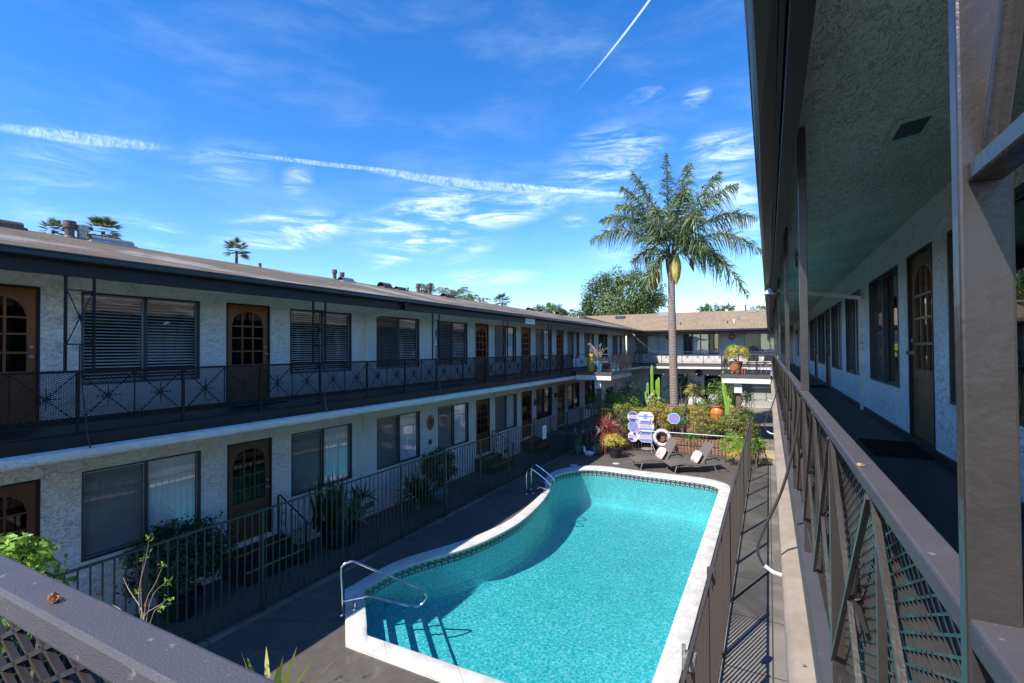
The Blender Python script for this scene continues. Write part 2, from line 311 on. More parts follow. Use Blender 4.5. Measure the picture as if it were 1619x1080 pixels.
L_dark = leafmat('leaf_dark_green', (.012, .035, .014), (.03, .07, .025), (.05, .10, .035), .15); L_bright = leafmat('leaf_bright', (.13, .26, .03), (.26, .42, .05), (.38, .52, .08))
L_tree = leafmat('leaf_tree', (.03, .06, .016), (.08, .135, .03), (.19, .24, .05), .2); L_palm = leafmat('leaf_palm', (.065, .10, .035), (.15, .20, .07), (.36, .40, .20), .25, .35)
L_red = leafmat('leaf_red', (.24, .05, .045), (.52, .17, .13), (.66, .36, .28)); L_agave = leafmat('leaf_agave', (.08, .18, .10), (.14, .30, .14), (.22, .42, .16), .2)
L_grass = leafmat('leaf_grass', (.05, .14, .02), (.16, .30, .04), (.28, .40, .08)); L_yucca = leafmat('leaf_yucca', (.12, .22, .05), (.34, .38, .08), (.62, .56, .18))
M_cactus = simple('cactus_skin', (.20, .34, .05), .6, 0, .3, .25, 6); M_flower = leafmat('flower_white', (.7, .7, .72), (.85, .85, .85)); M_lilac = leafmat('flower_lilac', (.45, .42, .6), (.75, .72, .8))
M_fruit = simple('yellow_palm_inflorescence', (.58, .46, .11), .8, 0, .2, .35, 22, .03, 30); M_dryfruit = leafmat('dry_flower_stalk', (.35, .16, .04), (.55, .28, .08))
M_twig = simple('pale_twig', (.38, .29, .22), .8, 0, .2, .2)
M_stem = simple('grey_stem', (.25, .20, .17), .9, 0, .2, .2)

# ------------------------------------------------------------------ mesh helpers
LINK = scene.collection.objects.link
def tag(o, label=None, cat=None, group=None, kind=None):
    if label: o['label'] = label
    if cat: o['category'] = cat
    if group: o['group'] = group
    if kind: o['kind'] = kind
    return o
def empty(name, loc=(0, 0, 0), rz=0, label=None, cat=None, group=None):
    o = bpy.data.objects.new(name, None); o.location = loc; o.rotation_euler = (0, 0, rz); LINK(o); o.empty_display_size = .1
    return tag(o, label, cat, group)
def wl(o):
    v = Vector((0, 0, 0))
    while o is not None: v += o.location; o = o.parent
    return v
class MB:
    def __init__(s): s.v = []; s.f = []; s.n = 0; s.uv = None
    def add(s, vs_, fs):
        b = s.n; s.v.extend([tuple(map(float, p)) for p in vs_]); s.n += len(vs_); s.f.extend([tuple(i+b for i in q) for q in fs]); return s
    BF = [(0, 3, 2, 1), (4, 5, 6, 7), (0, 1, 5, 4), (1, 2, 6, 5), (2, 3, 7, 6), (3, 0, 4, 7)]
    def box(s, x0, y0, z0, x1, y1, z1):
        return s.add([(x0, y0, z0), (x1, y0, z0), (x1, y1, z0), (x0, y1, z0), (x0, y0, z1), (x1, y0, z1), (x1, y1, z1), (x0, y1, z1)], s.BF)
    def fbox(s, F, a0, a1, b0, b1, c0, c1):
        P = [F(a0, b0, c0), F(a1, b0, c0), F(a1, b1, c0), F(a0, b1, c0), F(a0, b0, c1), F(a1, b0, c1), F(a1, b1, c1), F(a0, b1, c1)]
        return s.add(P, s.BF)
    def bar(s, p, q, w, h=None, up=(0, 0, 1)):
        h = h or w; p = Vector(p); q = Vector(q); d = (q-p).normalized(); u = Vector(up)
        if abs(d.dot(u)) > .98: u = Vector((0, 1, 0))
        a = d.cross(u).normalized(); b = a.cross(d); a *= w/2; b *= h/2
        return s.add([p-a-b, p+a-b, p+a+b, p-a+b, q-a-b, q+a-b, q+a+b, q-a+b], s.BF)
    def tube(s, pts, r, n=8, caps=True):
        pts = [Vector(p) for p in pts]; k = len(pts); rr = r if isinstance(r, (list, tuple)) else [r]*k; rings = []; pa = None
        for i, p in enumerate(pts):
            d = (pts[min(i+1, k-1)]-pts[max(i-1, 0)]).normalized()
            if pa is None:
                u = Vector((0, 0, 1)) if abs(d.z) < .9 else Vector((1, 0, 0)); a = d.cross(u).normalized()
            else: a = (pa - d*pa.dot(d)).normalized()
            pa = a; b = d.cross(a); rings.append([p+(a*math.cos(2*math.pi*j/n)+b*math.sin(2*math.pi*j/n))*rr[i] for j in range(n)])
        vs_ = [p for q in rings for p in q]; fs = []
        for i in range(k-1):
            for j in range(n): fs.append((i*n+j, i*n+(j+1) % n, (i+1)*n+(j+1) % n, (i+1)*n+j))
        if caps: fs.append(tuple(range(n-1, -1, -1))); fs.append(tuple((k-1)*n+j for j in range(n)))
        return s.add(vs_, fs)
    def lathe(s, prof, c=(0, 0, 0), n=24, sx=1, sy=1):
        vs_ = []; fs = []
        for r_, z in prof:
            for j in range(n): vs_.append((c[0]+sx*r_*math.cos(2*math.pi*j/n), c[1]+sy*r_*math.sin(2*math.pi*j/n), c[2]+z))
        for i in range(len(prof)-1):
            for j in range(n): fs.append((i*n+j, i*n+(j+1) % n, (i+1)*n+(j+1) % n, (i+1)*n+j))
        return s.add(vs_, fs)
    def prism(s, F, poly, b0, b1):
        k = len(poly); vs_ = [F(a, b0, c) for a, c in poly]+[F(a, b1, c) for a, c in poly]
        fs = [tuple(range(k)), tuple(range(2*k-1, k-1, -1))]+[(i, (i+1) % k, k+(i+1) % k, k+i) for i in range(k)]
        return s.add(vs_, fs)
    def disc(s, F, a, c, r, b0, b1, n=24, ry=None):
        ry = ry or r; return s.prism(F, [(a+r*math.cos(2*math.pi*i/n), c+ry*math.sin(2*math.pi*i/n)) for i in range(n)], b0, b1)
    def ball(s, c, r, n=10, sc=(1, 1, 1)):
        prof = [(math.sin(math.pi*i/n)*r+1e-5, -math.cos(math.pi*i/n)*r) for i in range(n+1)]; b = s.n
        s.lathe([(p, q*sc[2]) for p, q in prof], c, 2*n, sc[0], sc[1]); return s
    def mesh(s, name, mat):
        me = bpy.data.meshes.new(name); me.from_pydata(s.v, [], s.f); me.materials.append(mat)
        if s.uv is not None:
            l = me.uv_layers.new(name='uv')
            for i, lp in enumerate(me.loops): l.data[i].uv = s.uv[lp.vertex_index]
        me.update(); return me
    def build(s, name, mat, parent=None, smooth=False, bevel=0, local=False):
        if parent is not None and not local:
            o = wl(parent); s.v = [(a-o.x, b-o.y, c-o.z) for a, b, c in s.v]
        me = s.mesh(name, mat)
        if smooth:
            me.shade_smooth(); me.set_sharp_from_angle(angle=R(38))
        ob = bpy.data.objects.new(name, me); LINK(ob); ob.parent = parent
        if bevel:
            b = ob.modifiers.new('bevel', 'BEVEL'); b.width = bevel; b.segments = 2; b.limit_method = 'ANGLE'
        return ob
def npmesh(name, V, Fq, mat, parent=None, smooth=False):
    me = bpy.data.meshes.new(name); V = np.asarray(V, dtype=np.float32)
    if parent is not None: V = V-np.array(wl(parent), dtype=np.float32)
    Fq = np.asarray(Fq, dtype=np.int32); k = Fq.shape[1]
    me.vertices.add(len(V)); me.vertices.foreach_set('co', V.ravel()); me.loops.add(Fq.size); me.loops.foreach_set('vertex_index', Fq.ravel())
    me.polygons.add(len(Fq)); me.polygons.foreach_set('loop_start', np.arange(0, Fq.size, k, dtype=np.int32)); me.polygons.foreach_set('loop_total', np.full(len(Fq), k, dtype=np.int32))
    me.materials.append(mat); me.update(calc_edges=True); me.validate()
    if smooth: me.shade_smooth()
    ob = bpy.data.objects.new(name, me); LINK(ob); ob.parent = parent; return ob
def inst(mesh, name, parent, loc, rz=0):
    o = bpy.data.objects.new(name, mesh); LINK(o); o.parent = parent; o.location = Vector(loc)-(wl(parent) if parent else Vector()); o.rotation_euler = (0, 0, rz); return o
def unit(v): return v/np.maximum(np.linalg.norm(v, axis=-1, keepdims=True), 1e-9)
def leafcloud(P, N_, size, aspect=.5, jitter=.6):
    """kite shaped folded leaves at P facing N_"""
    k = len(P); N_ = unit(N_+rng.normal(0, jitter, (k, 3))); t = unit(np.cross(N_, rng.normal(0, 1, (k, 3)))); b = np.cross(N_, t)
    s = (size*rng.uniform(.6, 1.25, (k, 1))); w = s*aspect
    V = np.stack([P-t*s*.5, P+b*w*.5+N_*s*.06, P+t*s*.5, P-b*w*.5+N_*s*.06], 1).reshape(-1, 3)
    F_ = np.arange(4*k).reshape(k, 4); return V, F_
def shrubpts(c, r, nclump, nleaf, clump=.28, low=-.5):
    c = np.array(c); r = np.array(r); d = unit(rng.normal(0, 1, (nclump*3, 3))); d = d[d[:, 2] > low][:nclump]
    rad = rng.uniform(.45, 1.0, (len(d), 1))**.6; ctr = c+d*r*rad
    idx = rng.integers(0, len(d), nleaf); off = unit(rng.normal(0, 1, (nleaf, 3)))*rng.uniform(.2, 1, (nleaf, 1))**.5
    P = ctr[idx]+off*r.mean()*clump*rng.uniform(.6, 1.3, (nleaf, 1)); N_ = unit(P-c)+off*.7+np.array([0, 0, .3]); return P, N_
def shrub(parent, c, r, nclump, nleaf, size, mat, name='foliage', aspect=.55, clump=.28, low=-.5):
    P, N_ = shrubpts(c, r, nclump, nleaf, clump, low); V, F_ = leafcloud(P, N_, size, aspect); return npmesh(name, V, F_, mat, parent)
def strips(base, dirs, L_, w, droop, seg=5, fold=0):
    """tapered grass/sword leaves"""
    k = len(base); V = []; t = np.linspace(0, 1, seg+1); side = unit(np.cross(dirs, np.array([0, 0, 1.0])+rng.normal(0, .12, (k, 3)))); allv = []
    for i in range(seg+1):
        p = base+dirs*(L_*t[i]); p = p-np.array([0, 0, 1])*(droop*L_*t[i]**2.2); ww = w*(1-.93*t[i]**1.5)*(.55+.9*min(t[i]*3, 1)*.5)
        allv += [p-side*ww*.5, p+side*ww*.5]
    A = np.stack(allv, 1); V = A.reshape(-1, 3); F_ = []
    for q in range(k):
        b = q*2*(seg+1)
        for i in range(seg): F_.append((b+2*i, b+2*i+1, b+2*i+3, b+2*i+2))
    return V, np.array(F_)
def rosette(parent, c, n, L_, w, droop, mat, name='leaves', spread=(.15, 1.35), seg=5, jit=.03):
    az = rng.uniform(0, 2*math.pi, n); th = rng.uniform(*spread, n); d = np.stack([np.sin(th)*np.cos(az), np.sin(th)*np.sin(az), np.cos(th)], 1)
    base = np.array(c)+np.stack([rng.normal(0, jit, n), rng.normal(0, jit, n), np.zeros(n)], 1)
    V, F_ = strips(base, d, (L_*rng.uniform(.7, 1.1, n))[:, None], w, (droop*rng.uniform(.6, 1.3, n))[:, None], seg); return npmesh(name, V, F_, mat, parent)

def FL(x):   # frames: (a along wall, b outwards, c up)
    return lambda a, b, c: (x+b, a, c)
def FR(x): return lambda a, b, c: (x-b, a, c)
def FN(y): return lambda a, b, c: (a, y-b, c)

# ------------------------------------------------------------------ ground and pool
POOL = [((-1.405, 5.74), (-1.10, 5.40), 1), ((-5.51, 5.70), (-5.64, 5.39), 1), ((-6.63, 6.76), (-6.93, 6.60), 1), ((-6.56, 7.88), (-6.88, 8.0), 0), ((-5.94, 9.27), (-6.27, 9.5), 0),
        ((-5.66, 10.83), (-5.97, 10.95), 0), ((-5.74, 12.3), (-6.02, 12.4), 0), ((-6.02, 13.9), (-6.26, 14.1), 0), ((-6.5, 15.3), (-6.80, 15.5), 0), ((-6.48, 16.3), (-6.76, 16.8), 0),
        ((-5.65, 17.22), (-5.8, 17.82), 0), ((-3.84, 17.17), (-3.98, 17.78), 0), ((-2.06, 17.08), (-2.1, 17.75), 0), ((-1.5, 16.75), (-1.28, 17.3), 0), ((-1.405, 16.2), (-1.10, 16.6), 0)]
def outline(which, K=12):
    pts = [np.array(p[which]) for p in POOL]; n_ = len(pts); out = []
    for i in range(n_):
        p0, p1, p2, p3 = pts[i-1], pts[i], pts[(i+1) % n_], pts[(i+2) % n_]; s1, s2 = POOL[i][2], POOL[(i+1) % n_][2]
        if s1: p0 = 2*p1-p2
        if s2 or i == n_-1: p3 = 2*p2-p1
        if i == n_-1: p0 = 2*p1-p2
        if i == n_-2: p3 = p2+np.array([0, -.6])
        K2 = max(K, int(np.linalg.norm(p2-p1)/.16))
        for k in range(K2):
            t = k/K2; out.append(.5*((2*p1)+(-p0+p2)*t+(2*p0-5*p1+4*p2-p3)*t*t+(-p0+3*p1-3*p2+p3)*t**3))
    return out
inner, outer = outline(0), outline(1); NP = len(inner)
import bmesh
def sheet_with_hole(name, rect, hole, z, mat):
    bm = bmesh.new(); x0, y0, x1, y1 = rect; ed = []
    for loop in ([(x0, y0), (x1, y0), (x1, y1), (x0, y1)], hole):
        vv = [bm.verts.new((p[0], p[1], z)) for p in loop]; ed += [bm.edges.new((vv[i], vv[(i+1) % len(vv)])) for i in range(len(vv))]
    bmesh.ops.triangle_fill(bm, use_beauty=True, use_dissolve=False, edges=ed)
    me = bpy.data.meshes.new(name); bm.to_mesh(me); bm.free(); me.materials.append(mat); o = bpy.data.objects.new(name, me); LINK(o); return tag(o, kind='structure')
sheet_with_hole('pool_deck', (-9.5, -3, -.66, 22.2), [tuple(p*.5+q*.5) for p, q in zip(outer, inner)], 0, M_deck)
g = MB(); g.add([(-900, -900, -.02), (-9.5, -900, -.02), (-9.5, 1500, -.02), (-900, 1500, -.02)], [(0, 1, 2, 3)])
g.add([(-9.5, 22.2, -.02), (900, 22.2, -.02), (900, 1500, -.02), (-9.5, 1500, -.02)], [(0, 1, 2, 3)]); g.add([(-.66, -900, -.02), (900, -900, -.02), (900, 22.2, -.02), (-.66, 22.2, -.02)], [(0, 1, 2, 3)])
g.add([(-9.5, -900, -.02), (-.66, -900, -.02), (-.66, -3, -.02), (-9.5, -3, -.02)], [(0, 1, 2, 3)])
tag(g.build('ground', M_conc2), kind='structure')
tag(MB().box(-.66, -3, -.015, 1.44, 21.0, .004).build('concrete_walk', M_conc), kind='structure')
tag(MB().box(-7.66, -3, 0.0, -7.52, 21.4, .035).build('curb_strip', M_conc), kind='structure')
tag(MB().box(-9.5, 22.0, -.01, 1.44, 37.45, .36).build('upper_court', M_conc2), kind='structure')
st = MB(); st.box(-.60, 21.0, .006, 1.44, 21.5, .18); st.box(-.60, 21.502, .006, 1.44, 22.0, .36); tag(st.build('court_steps', M_beige), kind='structure')
st = MB(); st.box(-9.5, 20.6, .006, -7.62, 21.1, .13); st.box(-9.5, 21.102, .006, -7.62, 21.6, .25); st.box(-9.5, 21.602, .006, -7.62, 22.0, .36); tag(st.build('court_steps', M_deck), kind='structure')

pool = empty('swimming_pool', (-3.5, 11, 0), 0, 'kidney-sided swimming pool of turquoise water with white coping', 'pool')
def ring(prof, mat, name, uv=False):
    """prof: list of (t along inner->outer, z); t may leave 0..1"""
    V = []; 
    for t, z in prof:
        for p, q in zip(inner, outer):
            d = (q-p)/np.linalg.norm(q-p); w = np.linalg.norm(q-p)
            pp = p+(q-p)*t if 0 <= t <= 1 else (p+d*t if t < 0 else q+d*(t-1)); V.append((pp[0], pp[1], z))
    m = MB(); F_ = []
    for i in range(len(prof)-1):
        for j in range(NP): F_.append((i*NP+j, i*NP+(j+1) % NP, (i+1)*NP+(j+1) % NP, (i+1)*NP+j))
    m.add(V, F_)
    if uv:
        s = 0; S = [0]
        for j in range(1, NP): s += np.linalg.norm(inner[j]-inner[j-1]); S.append(s)
        m.uv = [(S[k % NP], prof[k//NP][1]) for k in range(len(V))]
    return m.build(name, mat, pool, smooth=True)
ring([(1, -.01), (1, .045), (.93, .055), (.06, .055), (-.012, .045), (-.02, .03), (-.012, .005), (.03, -.012)], M_coping, 'coping')
WZ = -.15
M_joint = simple('joint_grime', (.30, .28, .25), .9)
acc = 0; marks = []
for k in range(NP):
    acc += np.linalg.norm(inner[k]-inner[k-1])
    if acc > 1.15: marks.append(k); acc = 0
for k in marks:
    p, q = inner[k], outer[k]; tdir = (inner[(k+1) % NP]-inner[k]); tdir = tdir/np.linalg.norm(tdir)*.0055; a_, b_ = p+(q-p)*.06, p+(q-p)*.95
    MB().add([(*(a_-tdir), .0562), (*(a_+tdir), .0562), (*(b_+tdir), .0562), (*(b_-tdir), .0562)], [(0, 1, 2, 3)]).build('coping_joint', M_joint, pool)
ring([(.03, -.012), (.03, WZ-.03)], M_tile, 'waterline_tile', True)
def floorz(x, y):
    t = min(1, max(0, (y-8.0)/7.0)); t = t*t*(3-2*t); return -(.92+.30*t)
m = MB(); K = 8; V = []; F_ = []
cen = np.array([-3.6, 11.0])
for i, p in enumerate(inner): V.append((p[0]+(outer[i][0]-p[0])*.03, p[1]+(outer[i][1]-p[1])*.03, WZ-.03))
for k, s_ in enumerate([1, .975, .93, .85, .6, .3, 0]):
    for p in inner:
        q = np.array([p[0], p[1]]); ax_ = np.array([-3.6+ (0), min(max(p[1], 7.4), 15.3)]); q = ax_+(q-ax_)*s_
        zf = floorz(*q); z = {1: zf+.28, .975: zf+.10, .93: zf+.02}.get(s_, zf); V.append((q[0], q[1], z))
for k in range(7):
    for j in range(NP): F_.append((k*NP+j, k*NP+(j+1) % NP, (k+1)*NP+(j+1) % NP, (k+1)*NP+j))
m.add(V, F_)
m.build('basin', M_plaster, pool)
# underwater steps, parallel to the diagonal corner
B_, C_ = np.array([-5.51, 5.70]), np.array([-6.63, 6.76]); dt = (C_-B_)/np.linalg.norm(C_-B_); nrm = np.array([dt[1], -dt[0]]); nrm = nrm if nrm@np.array([1, 1]) > 0 else -nrm
for k, (w, z) in enumerate(((.36, -.30), (.70, -.48), (1.04, -.66), (1.40, -.82))):
    a = B_-dt*(.10+w*.95); b = C_+dt*(.02+w*.25)
    if k: a = B_-dt*(.0+w*.97)
    a0 = B_-dt*0; poly = [B_, C_, C_+dt*.0+nrm*w+dt*w*.55, B_+nrm*w-dt*w*.93]
    mm = MB(); zb = -1.3; vs_ = [(p[0], p[1], z) for p in poly]+[(p[0], p[1], zb) for p in poly]
    mm.add(vs_, [(0, 1, 2, 3), (4, 7, 6, 5), (0, 4, 5, 1), (1, 5, 6, 2), (2, 6, 7, 3), (3, 7, 4, 0)]); mm.build('underwater_step', M_plaster, pool)
# water surface
bm = bmesh.new(); vv = [bm.verts.new((p[0]+(q[0]-p[0])*.02-pool.location.x, p[1]+(q[1]-p[1])*.02-pool.location.y, WZ)) for p, q in zip(inner, outer)]
bmesh.ops.triangle_fill(bm, use_beauty=True, edges=[bm.edges.new((vv[i], vv[(i+1) % NP])) for i in range(NP)])
bm.normal_update()
for f in bm.faces:
    if f.normal.z < 0: f.normal_flip()
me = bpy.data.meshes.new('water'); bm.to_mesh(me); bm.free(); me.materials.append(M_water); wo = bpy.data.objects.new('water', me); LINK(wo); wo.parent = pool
# depth marker tiles on the waterline, number 8 / 3
def numtile(x, y, rz, txt):
    cu = bpy.data.curves.new('depth_number', 'FONT'); cu.body = txt; cu.size = .13; cu.align_x = 'CENTER'; cu.extrude = .002
    cu.materials.append(M_iron); o = bpy.data.objects.new('depth_number', cu); LINK(o); o.parent = tl_[0]; o.location = (0, 0, .004); o.rotation_euler = (0, 0, 0); return o
# skimmer lids on the deck
for (x, y, w, lab) in ((907, 736, .15, 'round white skimmer lid set in the shaded deck left of the pool end'), (974, 733, .13, 'round white skimmer lid set in the sunny deck before the black pot')):
    p = on(x, y, 2, 0); o = empty('skimmer_lid', (p[0], p[1], 0), 0, lab, 'drain cover', 'skimmer lids in the deck')
    MB().lathe([(.001, .012), (w*.8, .012), (w, .006), (w, 0)], (p[0], p[1], 0), 24).build('lid', M_whitep, o, True)
    MB().lathe([(w, .004), (w*1.12, .004), (w*1.12, .0)], (p[0], p[1], 0), 24).build('rim', M_galv, o, True)

# ------------------------------------------------------------------ building helpers
DECK = 3.34; CEIL = 5.86; RAILZ = 4.17
def wall(F, a0, a1, c0, c1, ops, name, mat, parent, reveal=.09):
    As = sorted({a0, a1, *[min(max(o[0], a0), a1) for o in ops], *[min(max(o[1], a0), a1) for o in ops]}); Cs = sorted({c0, c1, *[o[2] for o in ops], *[o[3] for o in ops]})
    Cs = [c for c in Cs if c0 <= c <= c1]; m = MB()
    for i in range(len(As)-1):
        for j in range(len(Cs)-1):
            am, cm = (As[i]+As[i+1])/2, (Cs[j]+Cs[j+1])/2
            if any(o[0] < am < o[1] and o[2] < cm < o[3] for o in ops): continue
            m.add([F(As[i], 0, Cs[j]), F(As[i+1], 0, Cs[j]), F(As[i+1], 0, Cs[j+1]), F(As[i], 0, Cs[j+1])], [(0, 1, 2, 3)])
    for o in ops:
        A, B, C, D = o[:4]
        for (p, q) in (((A, C), (A, D)), ((A, D), (B, D)), ((B, D), (B, C)), ((B, C), (A, C))):
            m.add([F(p[0], 0, p[1]), F(q[0], 0, q[1]), F(q[0], -reveal, q[1]), F(p[0], -reveal, p[1])], [(0, 1, 2, 3)])
    return m.build(name, mat, parent)
def window(F, a0, a1, c0, c1, parent, kind='blinds', screen='low', swap=False):
    """sliding window; parts frame, panes, covering"""
    mid = (a0+a1)/2; fw = .026; m = MB()
    for q in ((a0, a0+fw, c0, c1), (a1-fw, a1, c0, c1)): m.fbox(F, q[0], q[1], -.085, .008, q[2], q[3])
    m.fbox(F, a0+fw, a1-fw, -.085, .012, c0, c0+fw); m.fbox(F, a0+fw, a1-fw, -.085, .008, c1-fw, c1); m.fbox(F, mid-.02, mid+.02, -.08, 0, c0+fw, c1-fw)
    w = m.build('window', M_frame, parent)
    alu = MB()
    for s0, s1, b in ((a0+fw, mid-.02, -.045), (mid+.02, a1-fw, -.065)):
        for (x0, x1, z0, z1) in ((s0, s0+.022, c0+fw, c1-fw), (s1-.022, s1, c0+fw, c1-fw), (s0+.022, s1-.022, c0+fw, c0+fw+.022), (s0+.022, s1-.022, c1-fw-.022, c1-fw)): alu.fbox(F, x0, x1, b-.01, b+.01, z0, z1)
    alu.build('sash_frame', M_alu if kind != 'dark' else M_frame, w)
    s0, s1 = (a0+fw+.022, mid-.042) if not swap else (mid+.042, a1-fw-.022)
    g0, g1 = (mid+.042, a1-fw-.022) if not swap else (a0+fw+.022, mid-.042)
    zb, zt = c0+fw+.022, c1-fw-.022
    MB().add([F(g0, -.065, zb), F(g1, -.065, zb), F(g1, -.065, zt), F(g0, -.065, zt)], [(0, 1, 2, 3)]).build('glass_pane', M_glass, w)
    if screen == 'low' or screen == 'full':
        MB().add([F(s0, -.045, zb), F(s1, -.045, zb), F(s1, -.045, zt), F(s0, -.045, zt)], [(0, 1, 2, 3)]).build('insect_screen', MSCR, w)
        MB().add([F(s0, -.052, zb), F(s1, -.052, zb), F(s1, -.052, zt), F(s0, -.052, zt)], [(0, 1, 2, 3)]).build('glass_pane', M_glass, w)
    else:
        MB().add([F(s0, -.055, zb), F(s1, -.055, zb), F(s1, -.055, zt), F(s0, -.055, zt)], [(0, 1, 2, 3)]).build('glass_pane', M_glass, w)
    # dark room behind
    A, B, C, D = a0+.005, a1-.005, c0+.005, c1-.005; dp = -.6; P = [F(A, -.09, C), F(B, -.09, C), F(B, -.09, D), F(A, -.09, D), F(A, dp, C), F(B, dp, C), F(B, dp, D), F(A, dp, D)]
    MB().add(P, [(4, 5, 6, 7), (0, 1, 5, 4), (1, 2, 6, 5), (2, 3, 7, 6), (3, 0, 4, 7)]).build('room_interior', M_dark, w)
    if kind.startswith('blinds'):
        m = MB(); tilt = .46 if kind == 'blinds' else 1.22; pitch = .052 if kind == 'blinds' else .044; z = c1-.1; zend = c0+.06
        ch = .045
        while z > zend:
            dz = ch/2*math.sin(tilt); db = ch/2*math.cos(tilt)
            for lo, hi in ((a0+.05, mid-.03), (mid+.03, a1-.05)):
                m.add([F(lo, -.098-db, z+dz), F(hi, -.098-db, z+dz), F(hi, -.098+db, z-dz), F(lo, -.098+db, z-dz)], [(0, 1, 2, 3)])
            z -= pitch
        m.fbox(F, a0+.04, a1-.04, -.15, -.10, c1-.075, c1-.04)
        m.build('blinds', M_blind if kind == 'blinds' else M_curtain, w)
    elif kind == 'curtain':
        m = MB(); n_ = int((a1-a0-.1)/.035); P = [(a0+.05+i*(a1-a0-.1)/n_, -.14+.018*math.sin(i*1.9)+.01*math.sin(i*.7)) for i in range(n_+1)]
        for i in range(n_): m.add([F(P[i][0], P[i][1], c0+.03), F(P[i+1][0], P[i+1][1], c0+.03), F(P[i+1][0], P[i+1][1], c1-.03), F(P[i][0], P[i][1], c1-.03)], [(0, 1, 2, 3)])
        m.build('curtain', M_curtain, w, True)
    return w
MSCR = None
def mkscreen():
    n = NB('window_screen_mesh'); tr = n.N.new('ShaderNodeBsdfTransparent'); df = n.b; n.col((.04, .048, .06)); n.set(.6, 0, .4)
    mx = n.N.new('ShaderNodeMixShader'); mx.inputs[0].default_value = .50; n.L.new(tr.outputs[0], mx.inputs[1]); n.L.new(df.outputs[0], mx.inputs[2]); n.L.new(mx.outputs[0], n.out.inputs[0]); return n.m
MSCR = mkscreen()
def door(F, a0, a1, c0, c1, parent, mat, handle_hi=True):
    fw = .03; fr = MB(); fr.fbox(F, a0, a0+fw, -.09, .006, c0, c1); fr.fbox(F, a1-fw, a1, -.09, .006, c0, c1); fr.fbox(F, a0+fw, a1-fw, -.09, .006, c1-fw, c1)
    d = MB(); A, B, C, D = a0+fw+.003, a1-fw-.003, c0+.02, c1-fw-.003; W = B-A; H = D-C; b0, b1 = -.07, -.028
    st_ = .10; g0, g1 = A+st_, B-st_; gz0 = C+H*.39; spring = C+H*.79; peak = C+H*.935; gm = (g0+g1)/2; hw = (g1-g0)/2
    d.fbox(F, A, g0, b0, b1, C, D); d.fbox(F, g1, B, b0, b1, C, D); d.fbox(F, g0, g1, b0, b1, gz0-.11, gz0); d.fbox(F, g0, g1, b0, b1, C, C+.16)
    d.fbox(F, g0, g1, b0, b1-.016, C+.16, gz0-.11)
    pm = C+.16+(gz0-.11-C-.16)*.5; d.fbox(F, g0, g1, b0+.01, b1-.002, pm-.04, pm+.04)
    for z0, z1 in ((C+.16, pm-.04), (pm+.04, gz0-.11)): d.fbox(F, g0+.05, g1-.05, b0+.01, b1-.005, z0+.05, z1-.05)
    n_ = 14; arc = lambda a: spring+(peak-spring)*math.sqrt(max(0, 1-(abs(a-gm)/hw)**2.2))
    for i in range(n_):
        x0 = g0+(g1-g0)*i/n_; x1 = g0+(g1-g0)*(i+1)/n_; d.prism(F, [(x0, arc(x0)), (x1, arc(x1)), (x1, D), (x0, D)], b0, b1)
    for k in (1, 2):
        x = g0+(g1-g0)*k/3; d.fbox(F, x-.0145, x+.0145, b0+.004, b1-.004, gz0, arc(x)+.005)
    for k in (1, 2, 3):
        z = gz0+(spring+.02-gz0)*k/3.0; 
        if k == 3: z = spring-.01
        for i in range(3):
            xs = [g0, g0+(g1-g0)/3, g0+(g1-g0)*2/3, g1]; d.fbox(F, xs[i]+.0146*(i > 0), xs[i+1]-.0146*(i < 2), b0+.005, b1-.005, z-.0135, z+.0135)
    o = d.build('door', mat, parent); fr.build('door_frame', M_fascia, o)
    MB().add([F(g0, -.05, gz0), F(g1, -.05, gz0), F(g1, -.05, peak), F(g0, -.05, peak)], [(0, 1, 2, 3)]).build('glass_pane', M_glassdk, o)
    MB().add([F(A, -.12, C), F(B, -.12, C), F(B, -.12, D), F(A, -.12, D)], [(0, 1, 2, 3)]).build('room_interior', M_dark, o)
    ha = B-.06 if handle_hi else A+.06; h = MB(); h.disc(F, ha, C+.98, .03, -.03, -.012, 14); h.fbox(F, ha-.012, ha+.012, -.012, .02, C+.965, C+.995); h.disc(F, ha, C+1.12, .024, -.03, -.01, 12); h.disc(F, ha, C+.98, .022, .02, .045, 12)
    h.build('handle', M_galv, o)
    return o

LW, RW, FW = -9.5, 1.44, 37.45
fl, frr, fn = FL(LW), FR(RW), FN(FW)
# ---- left wing
lw = empty('apartment_wing', (-9.5, 15, 0), 0, 'long two-storey apartment wing in shade along the left of the pool', 'building')
UW = [(3.68, 5.48, 'blinds'), (7.45, 9.28, 'blinds'), (10.19, 12.04, 'blinds'), (12.95, 14.76, 'blinds'), (16.73, 18.57, 'curtain'), (20.55, 22.38, 'curtain'), (24.57, 26.4, 'curtain'), (27.3, 29.05, 'curtain'), (29.95, 31.87, 'dark'), (33.06, 35.5, 'curtain')]
UD = [(2.22, 3.19), (5.99, 6.95), (15.29, 16.25), (19.05, 20.0), (23.03, 24.0)]
LWn = [(3.7, 5.51, 'blindsc'), (7.49, 9.29, 'blindsc'), (10.2, 12.06, 'blindsc'), (12.99, 14.81, 'blindsc'), (16.74, 18.59, 'curtain'), (20.57, 22.4, 'dark'), (24.56, 26.38, 'dark'), (27.3, 29.1, 'dark')]
LD = [(2.24, 3.21), (6.02, 7.0), (15.33, 16.32), (19.07, 20.07), (23.14, 24.1)]
uo = [(a, b, 3.90, 5.36) for a, b, k in UW]+[(a, b, DECK+.012, 5.38) for a, b in UD]+[(36.35, 37.3, DECK+.01, 5.45)]
wall(fl, -3, FW, DECK, CEIL+.12, uo, 'upper_wall', M_wall, lw)
lo_ = [(a, b, 1.15, 2.55) for a, b, k in LWn]+[(a, b, .53, 2.56) for a, b in LD]
wall(fl, -3, FW, -.02, 3.04, lo_, 'lower_wall', M_wall, lw)
